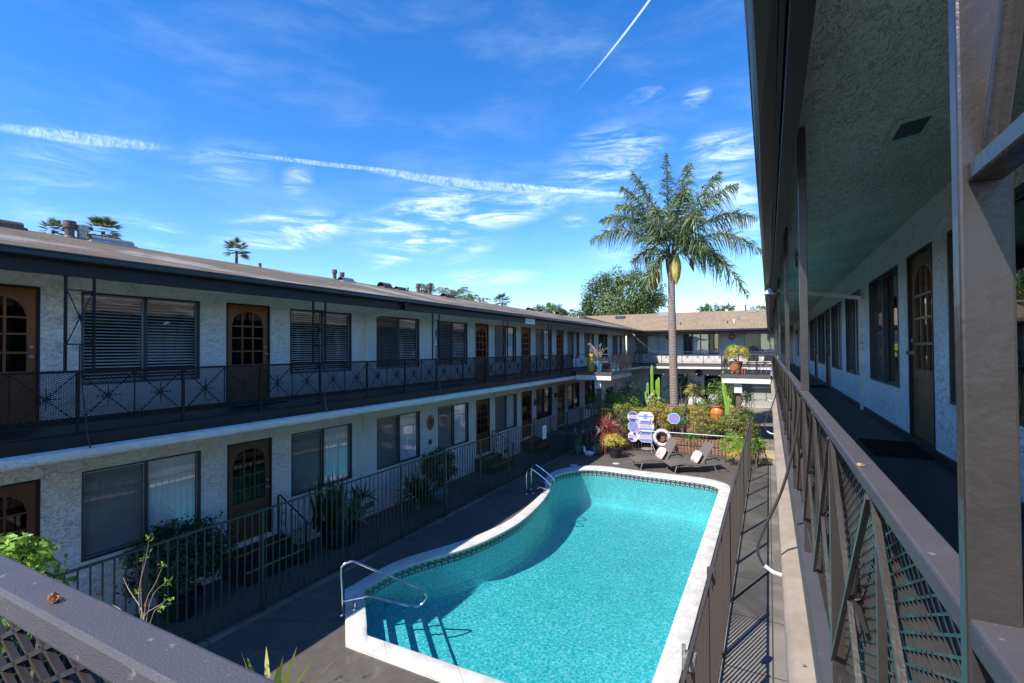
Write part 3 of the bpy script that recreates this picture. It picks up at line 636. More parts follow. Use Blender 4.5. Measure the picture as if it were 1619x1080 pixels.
for a, b, k in UW: window(fl, a, b, 3.90, 5.36, lw, k, 'none' if (k == 'blinds' and a < 10) else 'low')
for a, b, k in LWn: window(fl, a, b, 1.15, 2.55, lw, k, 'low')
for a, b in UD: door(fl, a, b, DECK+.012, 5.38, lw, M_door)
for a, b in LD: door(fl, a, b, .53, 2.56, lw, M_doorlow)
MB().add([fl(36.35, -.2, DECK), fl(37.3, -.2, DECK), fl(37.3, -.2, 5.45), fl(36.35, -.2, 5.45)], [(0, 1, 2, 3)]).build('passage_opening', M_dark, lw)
MB().box(-9.5, 1.3, 3.04, -8.285, FW, DECK).build('walkway_slab', M_floor, lw)
MB().box(-9.499, 1.3, DECK+.001, -9.47, FW, DECK+.07).build('skirting', M_floor, lw)
MB().box(-8.284, 1.3, 3.10, -8.225, 36.2, 3.31).build('deck_fascia', M_fascia, lw)
band_prof = [(-8.284, 3.145), (-8.17, 3.135), (-8.135, 3.11), (-8.13, 3.06), (-8.14, 3.01), (-8.17, 2.985), (-8.284, 2.98)]
def extr_y(prof, y0, y1, name, mat, parent, smooth=True, mirror=None):
    P = [((x if mirror is None else mirror-x), z) for x, z in prof]; k = len(P); m = MB()
    segs = max(1, int(abs(y1-y0)/1.2)); V = []; 
    for s in range(segs+1):
        y = y0+(y1-y0)*s/segs; V += [(x+rng.normal(0, .002), y, z+rng.normal(0, .003)) for x, z in P]
    F_ = [(s*k+i, s*k+(i+1) % k, (s+1)*k+(i+1) % k, (s+1)*k+i) for s in range(segs) for i in range(k)]+[tuple(range(k)), tuple(range(segs*k, segs*k+k))]
    return m.add(V, F_).build(name, mat, parent, smooth)
extr_y(band_prof, 1.3, 36.1, 'stucco_band', M_white, lw)
# eave: ceiling, beam, fascia, gutter, roof
MB().add([(-9.5, -3, CEIL+.02), (-8.16, -3, 5.69), (-8.16, 36.05, 5.69), (-9.5, 36.05, CEIL+.02)], [(0, 1, 2, 3)]).build('soffit', M_soffit, lw)
MB().box(-8.29, -3, 5.43, -8.205, 35.98, 5.69).build('eave_beam', M_fascia, lw)
MB().box(-8.16, -3, 5.605, -8.14, 35.89, 5.70).build('fascia_board', M_fascia, lw)
MB().box(-8.204, -3, 5.655, -8.16, 35.89, 5.67).build('eave_board', M_fascia, lw)
gut = [(-8.138, 5.61), (-8.06, 5.61), (-8.035, 5.62), (-8.03, 5.63), (-8.03, 5.68), (-8.02, 5.69), (-8.02, 5.697), (-8.04, 5.697), (-8.045, 5.625), (-8.138, 5.625)]
extr_y(gut, -3, 35.85, 'gutter', M_gutter, lw, False)
def roof(m, pts, th=.03):
    k = len(pts); m.add(list(pts)+[(p[0], p[1], p[2]-th) for p in pts], [tuple(range(k)), tuple(range(2*k-1, k-1, -1))]+[(i, (i+1) % k, k+(i+1) % k, k+i) for i in range(k)])
S = .228
m = MB(); roof(m, [(-8.06, -3, 5.715), (-8.06, 35.9, 5.715), (-13.0, 40.2, 5.715+S*4.94), (-13.0, -3, 5.715+S*4.94)]); roof(m, [(-13.0, -3, 5.715+S*4.94), (-13.0, 41, 5.715+S*4.94), (-17.9, 41, 5.715), (-17.9, -3, 5.715)])
rfL = m.build('roof', M_roofL, lw)
# roof vents seen on the ridge
def roofpt(x, y, X): p = on(x, y, 0, X); return p
def vent_round(px, py, h, r, mat=M_rust, X=-12.75):
    h *= .82; r *= .66
    p = roofpt(px, py, X); z = 5.70+S*(-8.06-X); y = p[1]; m = MB(); m.lathe([(r, -.1), (r, h*.55), (r*1.05, h*.6)], (X, y, z), 16); m.lathe([(.001, h*.6), (r*1.35, h*.6), (r*1.35, h), (.001, h*1.02)], (X, y, z), 16)
    m.lathe([(r*2, -.06), (r*1.1, .04)], (X, y, z), 16); return m.build('roof_vent', mat, rfL, True)
def vent_half(px, py, X, L_=.55, r=.14, mat=M_rust):
    p = roofpt(px, py, X); z = 5.70+S*(-8.06-X)+.03; y = p[1]; m = MB(); n_ = 10; V = []
    for s in (-1, 1):
        for i in range(n_+1): a = math.pi*i/n_; V.append((X+r*math.cos(a), y+s*L_/2, z+r*math.sin(a)))
    F_ = [(i, i+1, n_+2+i, n_+1+i) for i in range(n_)]; m.add(V, F_); m.box(X-r*1.4, y-L_*.55, z-.06, X+r*1.4, y+L_*.55, z+.0); return m.build('roof_vent', mat, rfL, True)
vent_half(-6, 362, -12.7, .7, .12); vent_round(110, 375, .42, .12, M_rust); vent_round(129, 379, .36, .12, M_galv); vent_half(176, 388, -12.4, .75, .12, M_galv)
vent_round(411, 423, .16, .05, M_rust); vent_round(529, 441, .40, .09); vent_round(541, 443, .34, .09); vent_half(547, 445, -12.2, .5, .12, M_galv); vent_half(608, 455, -12.4, .45, .16)
vent_half(633, 457, -12.3, .5, .1); vent_round(645, 459, .18, .05, M_rust); vent_round(661, 462, .45, .10); vent_round(679, 465, .55, .13, M_rust); vent_half(708, 470, -12.4, .7, .14); vent_round(757, 476, .30, .1, M_galv); vent_round(763, 478, .26, .1, M_galv)
vent_half(838, 490, -12.3, .6, .14); vent_half(858, 493, -12.5, .6, .14, M_galv); vent_half(884, 497, -12.3, .7, .16)
# small fittings of the left wing
def pipe_set(F, a, run, parent, zt=5.62):
    m = MB(); m.fbox(F, a-.035, a+.035, .0, .07, DECK+.02, 5.24); m.build('downpipe', M_wall, parent)
    m = MB(); m.bar(F(a, .035, 5.26), F(a, run, 5.47), .07, .06); m.build('drain_pipe', M_wall, parent)
    MB().fbox(F, a-.07, a+.07, run, run+.10, 5.43, 5.60).build('outlet_box', M_fascia, parent)
pipe_set(fl, 9.78, 1.30, lw); pipe_set(fl, 32.56, 1.22, lw)
m = MB(); m.fbox(fl, 9.62, 9.69, 0, .06, .05, 2.98); m.build('downpipe', M_wall, lw)
for y in (1.0, 9.0, 9.85, 13.6, 17.6, 21.4, 25.3):
    MB().fbox(fl, y-.19, y+.19, .001, .012, .22, .36).build('foundation_vent', M_frame, lw)
ss_ = MB().fbox(fl, 25.35, 25.75, .001, .02, 1.12, 1.3).build('foundation_vent', M_frame, lw)
MB().tube([fl(7.4, .05, .05), fl(7.4, .05, .40), fl(7.45, .05, .44), fl(7.9, .05, .44)], .022, 8).build('drain_pipe', M_wall, lw, True)
MB().tube([fl(19.9, .03, 1.95), fl(20.37, .03, 1.95)], .01, 6)
b = MB().fbox(fl, 20.3, 20.42, .002, .06, 1.85, 2.12).build('mail_box', M_black, lw)
lt = MB().fbox(fl, 22.75, 22.86, .002, .09, 2.0, 2.22).build('wall_lamp', M_black, lw)
# doorsteps of the ground floor with yellow edges
for i, (a, b) in enumerate(LD):
    s = MB(); s.fbox(fl, a-.12, b+.18, .001, .42, .0, .45); s.fbox(fl, a-.12, b+.30, .421, .80, .0, .24); q = s.build('doorstep', M_floor, lw, False, .008)
    y = MB(); y.fbox(fl, a-.11, b+.17, .375, .419, .451, .456); y.fbox(fl, a-.11, b+.29, .755, .799, .241, .246); y.build('yellow_edge_strip', M_ystripe, q)
def handrail(parent, a):
    o = empty('iron_stair_handrail', fl(a, .4, 0), 0); h = MB(); top = [fl(a, .05, 1.28), fl(a, .12, 1.30), fl(a, .95, .86), fl(a, 1.0, .80)]
    h.tube(top, .016, 8)
    hr = h.build('handrail_bar', M_iron, o, True); pp = MB(); pp.fbox(fl, a-.014, a+.014, .04, .07, .45, 1.28); pp.fbox(fl, a-.014, a+.014, .91, .94, .0, .88); pp.bar(fl(a, .06, .56), fl(a, .92, .14), .02, .02); pp.build('post', M_iron, o)
    sc = MB()
    for k in range(5):
        t = .12+k*.17; z0 = .56-.49*t+.02; z1 = 1.30-.49*t; sc.fbox(fl, a-.006, a+.006, .06+t*.86-.006, .06+t*.86+.006, z0, z1-.02)
    for t, zz in ((.2, .95), (.2, .72), (.78, .68), (.78, .45)):
        for sg in (-1, 1):
            P = [fl(a, .06+t*.86+sg*(.012+.05*math.sin(u)*(1-u/9)), zz+sg*.0+.055*math.cos(u)*(1-u/9)) for u in np.linspace(0, 5.5, 14)]; sc.tube(P, .005, 5)
    sc.build('scrollwork', M_iron, o, True); return o
for a, b, lab in ((6.02, 7.0, 'black scrolled iron handrail beside the nearest doorstep'), (19.07, 20.07, 'black scrolled iron handrail beside the fourth ground-floor doorstep from the left'), (15.33, 16.32, 'black scrolled iron handrail beside the third ground-floor doorstep from the left')):
    tag(handrail(None, b+.12), lab, 'handrail', 'iron handrails at the doorsteps')
# wall ornaments
sun = empty('sun_plaque', fl(12.58, .0, 2.12), 0, 'round rust-red sun plaque on the stucco between two ground-floor windows', 'wall ornament')
m = MB(); m.disc(fl, 12.58, 2.12, .17, .004, .03, 28, .19); m.build('disc', M_terra, sun)
m = MB()
for i in range(16):
    a = 2*math.pi*i/16; m.prism(fl, [(12.58+.15*math.cos(a-.12), 2.12+.165*math.sin(a-.12)), (12.58+.15*math.cos(a+.12), 2.12+.165*math.sin(a+.12)), (12.58+.235*math.cos(a), 2.12+.255*math.sin(a))], .003, .022)
m.disc(fl, 12.58, 2.12, .09, .031, .05, 20); m.build('rays', M_rust, sun)
tag(MB().disc(fl, 12.56, 1.52, .075, .002, .03, 18, .085).build('meter_cover', M_frame), 'small dark round meter cover below the sun plaque', 'meter cover')
o = MB().fbox(fl, 22.5, 22.95, .10, .11, 1.05, 1.5); 
nt = empty('paper_notice', (-7.6, 17.1, 1.3), 0, 'white paper notice tied to the left pool fence', 'notice')
MB().box(-7.585, 16.95, 1.02, -7.575, 17.3, 1.52).build('sheet', M_paper, nt)
m = MB()
for k in range(7): m.box(-7.574, 16.99+.015*(k % 2), 1.09+k*.055, -7.573, 17.26-.03*(k % 3), 1.10+k*.055)
m.build('printed_lines', M_iron, nt)
sg = empty('eave_sign', (-8.2, 22.0, 5.5), 0, 'small white sign plate hung on the left eave beam', 'sign')
ps = on(838, 508, 0, -8.215); MB().box(-8.214, ps[1]-.42, ps[2]-.11, -8.20, ps[1]+.42, ps[2]+.11).build('plate', M_whitep, sg)
m = MB()
for k in range(6): m.box(-8.199, ps[1]-.32+k*.11, ps[2]-.05, -8.198, ps[1]-.25+k*.11, ps[2]+.05)
m.build('lettering', M_galv, sg)

# ---- right wing
rw = empty('apartment_wing', (1.44, 15, 0), 0, 'two-storey apartment wing at the right with open upper walkway and stucco ceiling', 'building')
RWn = [(3.9, 5.72, 'dark'), (7.65, 9.62, 'dark'), (10.5, 12.35, 'curtain'), (13.05, 15.0, 'curtain'), (16.7, 18.9, 'dark'), (20.5, 22.55, 'dark'), (24.5, 26.3, 'dark'), (27.3, 29.1, 'dark'), (30.4, 33.9, 'curtain')]
RD = [(1.6, 2.6), (6.20, 7.18), (15.35, 16.45), (19.2, 20.3), (23.0, 24.0)]
uo = [(a, b, 3.91, 5.45) for a, b, k in RWn]+[(a, b, DECK+.012, 5.46) for a, b in RD]+[(34.3, 35.2, DECK+.01, 5.45)]
wall(frr, -3, FW, DECK, CEIL+.05, uo, 'upper_wall', M_wall, rw); wall(frr, -3, FW, -.02, 3.04, [], 'lower_wall', M_wall, rw)
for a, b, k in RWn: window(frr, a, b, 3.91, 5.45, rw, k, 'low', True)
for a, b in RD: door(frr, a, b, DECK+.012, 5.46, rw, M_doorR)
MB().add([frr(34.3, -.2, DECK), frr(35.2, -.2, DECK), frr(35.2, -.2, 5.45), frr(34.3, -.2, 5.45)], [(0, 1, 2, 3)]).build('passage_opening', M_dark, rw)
MB().box(.206, -1.3, 3.04, RW, FW, DECK).build('walkway_slab', M_floor, rw)
MB().box(RW-.03, -1.3, DECK+.001, RW-.001, FW, DECK+.075).build('skirting', M_floor, rw)
MB().box(.146, .25, 3.10, .205, 36.2, 3.31).build('deck_fascia', M_cap, rw)
extr_y(band_prof, .25, 22.3, 'stucco_band', M_tanband, rw, True, -8.284+.205)
extr_y(band_prof, 26.0, 36.1, 'stucco_band', M_white, rw, True, -8.284+.205)
MB().add([(.08, .3, 5.695), (RW, .3, CEIL+.02), (RW, 36.05, CEIL+.02), (.08, 36.05, 5.695)], [(0, 1, 2, 3)]).build('soffit', M_soffit, rw)
MB().box(.07, .3, 5.43, .136, 35.98, 5.69).build('eave_beam', M_fascia, rw)
MB().box(.045, .3, 5.50, .062, 35.89, 5.70).build('fascia_board', M_fascia, rw)
MB().box(-.02, .3, 5.60, .044, 35.89, 5.615).build('eave_board', M_fascia, rw)
gutR = [(.043, 5.545), (-.03, 5.545), (-.05, 5.57), (-.052, 5.60), (-.052, 5.66), (-.065, 5.675), (-.065, 5.69), (-.04, 5.69), (-.035, 5.58), (.043, 5.58)]
extr_y(gutR, .3, 35.85, 'gutter', M_gutR, rw, False)
m = MB(); roof(m, [(-.02, .3, 5.715), (-.02, 35.9, 5.715), (4.9, 40.2, 5.715+S*4.92), (4.9, .3, 5.715+S*4.92)]); roof(m, [(4.9, .3, 6.836), (4.9, 41, 6.836), (9.8, 41, 5.715), (9.8, .3, 5.715)]); m.build('roof', M_roofL, rw)
pipe_set(frr, 10.16, 1.30, rw); pipe_set(frr, 32.0, 1.22, rw)
CZ = lambda x, d=0: 5.695+(x-.08)*.136-d
cv = MB(); cv.add([(.73, 3.72, CZ(.73, .008)), (.88, 3.72, CZ(.88, .008)), (.88, 4.0, CZ(.88, .008)), (.73, 4.0, CZ(.73, .008))], [(0, 1, 2, 3)]); cvo = cv.build('ceiling_vent', M_frame, rw)
m = MB()
for X0, X1, Y0, Y1 in ((.69, .73, 3.66, 4.06), (.88, .92, 3.66, 4.06), (.73, .88, 3.66, 3.72), (.73, .88, 4.0, 4.06)): m.add([(X0, Y0, CZ(X0, .012)), (X1, Y0, CZ(X1, .012)), (X1, Y1, CZ(X1, .012)), (X0, Y1, CZ(X0, .012)), (X0, Y0, CZ(X0)), (X1, Y0, CZ(X1)), (X1, Y1, CZ(X1)), (X0, Y1, CZ(X0))], MB.BF)
m.build('vent_frame', M_soffit, cvo)
lampm = MB(); lampm.lathe([(.02, .10), (.10, .02), (.10, 0), (.001, .005)], (.03, 9.9, 5.38), 16); lampm.build('eave_lamp', M_whitep, rw, True)
for (y0, y1, lab) in ((6.05, 7.0, 'black doormat before the nearest door of the right walkway'), (15.4, 16.4, 'black doormat farther down the right walkway')):
    d = MB().box(.92, y0, DECK+.001, 1.40, y1, DECK+.014).build('doormat', M_mat, None, False, .004); tag(d, lab, 'doormat', 'doormats on the right walkway')
for a, b in ((5.9, 7.0),):
    d = MB().box(-9.44, a, DECK+.001, -8.95, b, DECK+.014).build('doormat', M_mat); tag(d, 'dark doormat before a door of the left upper walkway', 'doormat')

# ---- far wing
fw_ = empty('apartment_wing', (-4, FW, 0), 0, 'far two-storey apartment wing closing the courtyard under a tan shingle roof', 'building')
fops = [(-9.0, -7.2, 3.98, 5.42), (-5.5, -3.1, 3.98, 5.46), (-1.47, .45, 3.98, 5.42), (.62, 1.15, 3.98, 5.40)]
flo = [(-8.0, -7.1, .37, 2.5), (-6.55, -5.2, .37, 2.55), (-4.1, -2.4, 1.2, 2.5), (-1.47, 1.43, .37, 2.62)]
wall(fn, LW, RW, DECK, CEIL+.15, fops, 'upper_wall', M_farwall, fw_); wall(fn, LW, RW, .3, 3.04, flo, 'lower_wall', M_farwall, fw_)
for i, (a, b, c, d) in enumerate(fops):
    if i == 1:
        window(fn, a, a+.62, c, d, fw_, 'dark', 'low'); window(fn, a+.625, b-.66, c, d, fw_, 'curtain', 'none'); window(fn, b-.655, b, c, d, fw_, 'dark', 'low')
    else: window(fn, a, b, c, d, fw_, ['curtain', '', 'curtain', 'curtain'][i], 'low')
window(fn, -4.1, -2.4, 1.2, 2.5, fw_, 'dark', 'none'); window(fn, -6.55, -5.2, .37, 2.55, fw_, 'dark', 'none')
MB().add([fn(-8.0, -.08, .37), fn(-7.1, -.08, .37), fn(-7.1, -.08, 2.5), fn(-8.0, -.08, 2.5)], [(0, 1, 2, 3)]).build('door', M_dark, fw_)
m = MB()
for k in range(5): m.fbox(fn, -1.47, 1.43, -.12, -.08, .37+k*.45, .37+k*.45+.435)
m.build('garage_door', M_garage, fw_)
MB().box(-8.284, 36.21, 3.04, .205, FW, DECK).build('walkway_slab', M_floor, fw_)
MB().box(-8.224, 36.14, 3.13, .145, 36.209, 3.31).build('deck_fascia', M_brown, fw_)
MB().box(-8.224, 36.05, 2.99, .145, 36.139, 3.13).build('stucco_band', M_white, fw_)
MB().box(-8.14, 36.09, 5.70, .05, FW, 5.72).build('soffit', M_farwall, fw_)
MB().box(-8.13, 36.0, 5.48, .04, 36.07, 5.72).build('fascia_board', M_fascia, fw_)
MB().box(-8.0, 35.9, 5.60, -.06, 35.999, 5.72).build('gutter', M_gutter, fw_)
m = MB(); roof(m, [(-8.04, 35.86, 5.735), (-.02, 35.86, 5.735), (7.2, 42.0, 7.34), (-14.6, 42.0, 7.34)]); roof(m, [(-14.6, 42.0, 7.34), (7.2, 42, 7.34), (12, 49, 5.72), (-20, 49, 5.72)]); rff = m.build('roof', M_roofF, fw_)
def fvent(px, py, Y, h, r, mat=M_galv):
    p = on(px, py, 1, Y); z = 5.735+.2614*(Y-35.86); m = MB(); m.lathe([(r, -.05), (r, h), (.001, h)], (p[0], Y, z), 12); m.lathe([(r*1.5, h), (r*1.5, h+.08), (.001, h+.1)], (p[0], Y, z), 12); m.build('roof_vent', mat, rff, True)
fvent(1179, 493, 41.8, .35, .05, M_iron); fvent(1167, 504, 38.5, .22, .05); fvent(1161, 508, 37.5, .16, .05, M_whitep); fvent(1150, 508, 37.5, .08, .03, M_iron); fvent(1076, 509, 37.4, .08, .03, M_iron); fvent(919, 493, 41.5, .30, .14, M_rust)
m = MB(); p = on(1052, 495, 1, 41.0); m.box(p[0]-.45, 40.6, 7.0, p[0]+.45, 41.3, 7.36); m.build('roof_hatch', M_galv, rff)
m = MB(); p = on(981, 500, 1, 40.5); m.box(p[0]-.35, 40.2, 6.9, p[0]+.35, 40.8, 7.12); m.build('roof_hatch', M_frame, rff)
p = on(1190, 488, 1, 41.3); MB().box(p[0]-.4, 41.0, 7.1, p[0]+.3, 41.6, 7.32).build('roof_hatch', M_galv, rff)
for (px, py, lab) in ((1157, 532.5, 'diamond-shaped brown tile plaque on the far wall left of the balcony window'), (1058, 533, 'diamond-shaped brown tile plaque on the far wall half behind the palm trunk')):
    p = on(px, py, 1, FW); o = empty('diamond_plaque', (p[0], FW, p[2]), 0, lab, 'wall ornament', 'diamond plaques on the far wall'); h = .28
    MB().prism(fn, [(p[0]-h, p[2]), (p[0], p[2]-h), (p[0]+h, p[2]), (p[0], p[2]+h)], .003, .03).build('plaque', M_fascia, o)
    m = MB()
    for dx, dz in ((-.13, 0), (.13, 0), (0, .13), (0, -.13), (0, 0)): m.prism(fn, [(p[0]+dx-.06, p[2]+dz), (p[0]+dx, p[2]+dz-.06), (p[0]+dx+.06, p[2]+dz), (p[0]+dx, p[2]+dz+.06)], .031, .045)
    m.build('tile_relief', M_yellow, o)
p = on(1105, 587.5, 1, FW-.02); o = empty('round_wall_plaque', (p[0], FW, p[2]), 0, 'dark round plaque on the ground-floor wall under the far walkway', 'wall ornament')
MB().disc(fn, p[0], p[2]-.1, .26, .004, .04).build('disc', M_rust, o); MB().disc(fn, p[0], p[2]-.1, .14, .041, .06).build('boss', M_fascia, o)
cab = MB(); P0, P1 = Vector((-8.1, 36.0, 2.72)), Vector((-.3, 36.0, 2.72)); pts = [P0.lerp(P1, t)-Vector((0, 0, .12*math.sin(math.pi*((t*4) % 1)))) for t in np.linspace(0, 1, 33)]
sl_ = empty('string_lights', (-4, 36, 2.7), 0, 'string of small white bulbs hung under the far walkway', 'string lights'); cab.tube(pts, .008, 5).build('cable', M_iron, sl_)
for k in range(11):
    q = pts[3*k]; MB().ball((q.x, q.y, q.z-.06), .035, 6).build('bulb', M_whitep, sl_, True)

# ---- corner patios (balconies) carried by posts
def patio(x0, x1, y0, y1, px, lab):
    t = empty('corner_balcony', ((x0+x1)/2, (y0+y1)/2, 0), 0, lab, 'balcony', 'corner balconies over the court')
    MB().box(x0, y0+.05, 3.2, x1, y1-.05, DECK-.002).build('floor_slab', M_floor, t)
    e = MB(); e.box(x0, y0-.02, 3.20, x1, y0+.049, 3.33); e.box(x0, y1-.049, 3.2, x1, y1+.02, 3.33)
    if px < -4: e.box(x1+.001, y0-.02, 3.20, x1+.06, y1+.02, 3.33)
    else: e.box(x0-.06, y0-.02, 3.20, x0-.001, y1+.02, 3.33)
    e.build('edge_board', M_brown, t)
    b = MB(); b.box(x0, y0+.02, 2.96, x1, y0+.16, 3.199); b.box(x0, y1-.16, 2.96, x1, y1-.02, 3.199)
    if px < -4: b.box(x1-.12, y0+.161, 2.98, x1, y1-.161, 3.199)
    else: b.box(x0, y0+.161, 2.98, x0+.12, y1-.161, 3.199)
    b.build('white_beam', M_white, t)
    c = MB(); c.box(px-.15, y0+.18, 2.55, px+.15, y1-.3, 2.955); c.build('bracket_beam', M_white, t)
    p = MB(); p.box(px-.09, y0+.3, .30, px+.09, y0+.48, 2.549); p.build('post', M_bark, t); return t
patio(-8.13, -6.45, 22.15, 26.0, -7.13, 'projecting corner balcony at the far left holding blue and yellow pots')
patio(-1.75, .05, 22.3, 26.0, -1.15, 'projecting corner balcony at the far right holding a terracotta pot and chairs')
south = empty('camera_side_balcony', (-.9, -.6, 0), 0, 'nearest balcony floor under the foreground railing at lower left', 'balcony')
MB().box(-2.2, -1.3, 3.2, .20, .20, DECK-.001).build('floor_slab', M_floor, south)

# ------------------------------------------------------------------ balcony railings
BAY = .6722; RH0, RH1 = DECK+.13, 4.142
def burst_mesh(w=BAY, h=RH1-RH0, r=.006, name='starburst', spike=.15, mat=None):
    m = MB(); a = w/2; b = h/2
    m.bar((-a, 0, -b), (a, 0, b), .011, .011, (0, 1, 0)); m.bar((-a, .006, b), (a, .006, -b), .011, .011, (0, 1, 0))
    for ang in (0, 90): 
        c, s = math.cos(R(ang)), math.sin(R(ang)); m.tube([(-c*spike, -.012, -s*spike), (0, -.012, 0), (c*spike, -.012, s*spike)], [.005, .010, .005], 6)
    for ang in (25, 65, 115, 155):
        c, s = math.cos(R(ang)), math.sin(R(ang)); L_ = spike*.62; m.tube([(-c*L_, -.01, -s*L_), (0, -.01, 0), (c*L_, -.01, s*L_)], [.002, .005, .002], 5)
    m.ball((0, -.01, 0), .016, 5); return m.mesh(name, mat or M_paint)
def lattice_mesh(w=BAY, h=RH1-RH0, cw=.052, ch=.0255, t=.0045, th=.0022, name='expanded_metal', mat=None):
    m = MB(); nr = int(h/(ch/2)); nc = int(round(w/(cw/2))); cw2 = w/nc; V = []; F_ = []; z0 = -h/2
    # zigzag strands: each horizontal strand zigs between rows
    for r in range(nr//2+1):
        zc = z0+r*ch
        for sgn in (1, -1):
            base = len(V)
            for i in range(nc+1):
                x = -w/2+i*cw2; k = (i % 2); z = zc+(ch/2 if k else 0)
                if sgn < 0: z = zc+(ch/2 if k else ch)
                z = min(z, h/2); V += [(x, -th, z-t/2), (x, -th, z+t/2), (x, th, z+t/2), (x, th, z-t/2)]
            for i in range(nc):
                a = base+4*i; b = a+4
                for j in range(4): F_.append((a+j, a+(j+1) % 4, b+(j+1) % 4, b+j))
    m.add(V, F_); return m.mesh(name, mat or M_paint)
BURSTS = {0: burst_mesh(), 1: burst_mesh(mat=M_railshade)}; LATS = {2: lattice_mesh(w=.6, cw=.075, ch=.037, t=.0058, th=.0034), 0: lattice_mesh(), 1: lattice_mesh(mat=M_railshade, t=.0075)}
def brace_mesh(out, P=None):
    """bowed flat strap from rail down to the slab band; out = +1 bows to +x"""
    m = MB(); P = P or [(0, 0, .0), (out*.03, .02, -.25), (out*.10, .03, -.55), (out*.20, .03, -.80), (out*.235, .03, -.93), (out*.20, .03, -1.02), (out*.13, .03, -1.06)]
    Q = []
    for i in range(len(P)-1):
        for k in range(5):
            t = k/5; p0, p1, p2, p3 = [Vector(P[max(0, min(len(P)-1, i+j))]) for j in (-1, 0, 1, 2)]
            Q.append(.5*((2*p1)+(-p0+p2)*t+(2*p0-5*p1+4*p2-p3)*t*t+(-p0+3*p1-3*p2+p3)*t**3))
    Q.append(Vector(P[-1])); m.tube(Q, .009, 6); return m.mesh('curved_brace', M_paint)
BR = {1: brace_mesh(1, [(0, 0, 0), (.02, .03, -.4), (.05, .06, -.8), (.09, .07, -.98), (.11, .07, -1.0)]), -1: brace_mesh(-1)}
def railing(p0, d, nb, outn, label, bay=BAY, posts=2, lat=True, braces=(), scrolls=(), cap=.041, near=False, post_down=.05, first=0, nolat=(), dark=1):
    BURST, LAT, PM, CM = BURSTS[dark % 2], LATS[dark], (M_paint, M_railshade)[dark % 2], (M_cap, M_railshade)[dark % 2]
    """p0: start (x,y), d: unit direction, outn: outward normal"""
    d = Vector((*d, 0)); n_ = Vector((*outn, 0)); o = empty('balcony_railing', (p0[0], p0[1], DECK), 0, label, 'railing', 'brown starburst balcony railings')
    P = lambda t, b, z: Vector((p0[0], p0[1], z))+d*t+n_*b
    L_ = nb*bay; rz = math.atan2(d.y, d.x)
    MB().bar(P(0, 0, RAILZ-.014), P(L_, 0, RAILZ-.014), cap, .028).build('top_rail', CM, o, False, .004)
    MB().bar(P(0, 0, RH0-.01), P(L_, 0, RH0-.01), .022, .02).build('bottom_rail', PM, o)
    for i in range(nb+1):
        big = (i+first) % posts == 0; w = .036 if big else .014; z0 = 3.27 if big else RH0
        MB().bar(P(i*bay, .004, z0+post_down-.05), P(i*bay, .004, RAILZ-.029), w, w, d).build('post' if big else 'mid_bar', PM, o)
        if i < nb:
            q = P((i+.5)*bay, .014, (RH0+RH1)/2); inst(BURST, 'starburst', o, q, rz)
            if lat and i not in nolat: inst(LAT, 'mesh_panel', o, P((i+.5)*bay, -.012, (RH0+RH1)/2), rz)
    for t in braces:
        if n_.x < -.5: MB().tube([P(t, .02, 4.13)+Vector((-.20, .03, -1.02)), P(t, .02, 4.13)+Vector((-.155, .03, -1.05)), P(t, .02, 4.13)+Vector((-.095, .03, -1.062))], .0115, 8).build('brace_tip', M_whitep, o, True)
        if abs(n_.x) > .5: inst(BR[1 if n_.x > 0 else -1], 'curved_brace', o, P(t, .02, 4.13), 0)
    for t, wd, up in scrolls:
        h0, h1 = 4.52, 5.25; m = MB(); m.bar(P(t, 0, 4.17), P(t, 0, 5.43 if up else 5.70), .030, .030, d); m.bar(P(t+wd, 0, 4.17), P(t+wd, 0, 5.43 if up else 5.70), .030, .030, d)
        for z in (h0, h1): m.bar(P(t+.016, 0, z), P(t+wd-.016, 0, z), .022, .016)
        m.bar(P(t+wd*.5, 0, 4.172), P(t+wd*.5, 0, h0-.01), .014, .014, d)
        s = m.build('scroll_panel', PM, o); c = P(t+wd/2, 0, (h0+h1)/2); b = MB()
        hw_, hh = wd/2-.016, (h1-h0)/2-.01
        b.tube([c-d*hw_+Vector((0, 0, hh)), c+d*hw_-Vector((0, 0, hh))], .007, 6); b.tube([c-d*hw_-Vector((0, 0, hh)), c+d*hw_+Vector((0, 0, hh))], .007, 6)
        for ang in range(0, 180, 30):
            v = (d*math.cos(R(ang))+Vector((0, 0, math.sin(R(ang)))))*.10; v += n_*.02*math.cos(R(ang*2)); b.tube([c-v, c, c+v], [.002, .006, .002], 5)
        b.build('starburst', PM, s)
    return o
LSC = [3.03, 7.03, 11.06, 15.16, 19.16]
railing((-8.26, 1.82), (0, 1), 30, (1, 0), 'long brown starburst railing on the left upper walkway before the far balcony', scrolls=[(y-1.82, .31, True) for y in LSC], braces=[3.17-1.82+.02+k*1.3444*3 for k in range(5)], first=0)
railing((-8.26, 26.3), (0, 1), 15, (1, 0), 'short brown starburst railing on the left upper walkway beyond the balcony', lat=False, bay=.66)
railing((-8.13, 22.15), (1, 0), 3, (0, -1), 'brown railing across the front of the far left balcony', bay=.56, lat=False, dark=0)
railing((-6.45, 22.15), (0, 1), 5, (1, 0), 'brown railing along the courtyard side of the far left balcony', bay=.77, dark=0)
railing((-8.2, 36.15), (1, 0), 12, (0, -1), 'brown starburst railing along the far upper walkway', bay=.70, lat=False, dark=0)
railing((.181, -.9), (0, 1), 35, (-1, 0), 'long brown starburst railing on the right walkway running from the foreground post', bay=.6722, first=0,
        scrolls=[(5.98+.9, .31, False), (10.3+.9, .31, False), (14.4+.9, .31, False), (18.4+.9, .31, False)], dark=0, braces=[.62+.9+2.689, .62+.9+2.689*3, .62+.9+2.689*5])
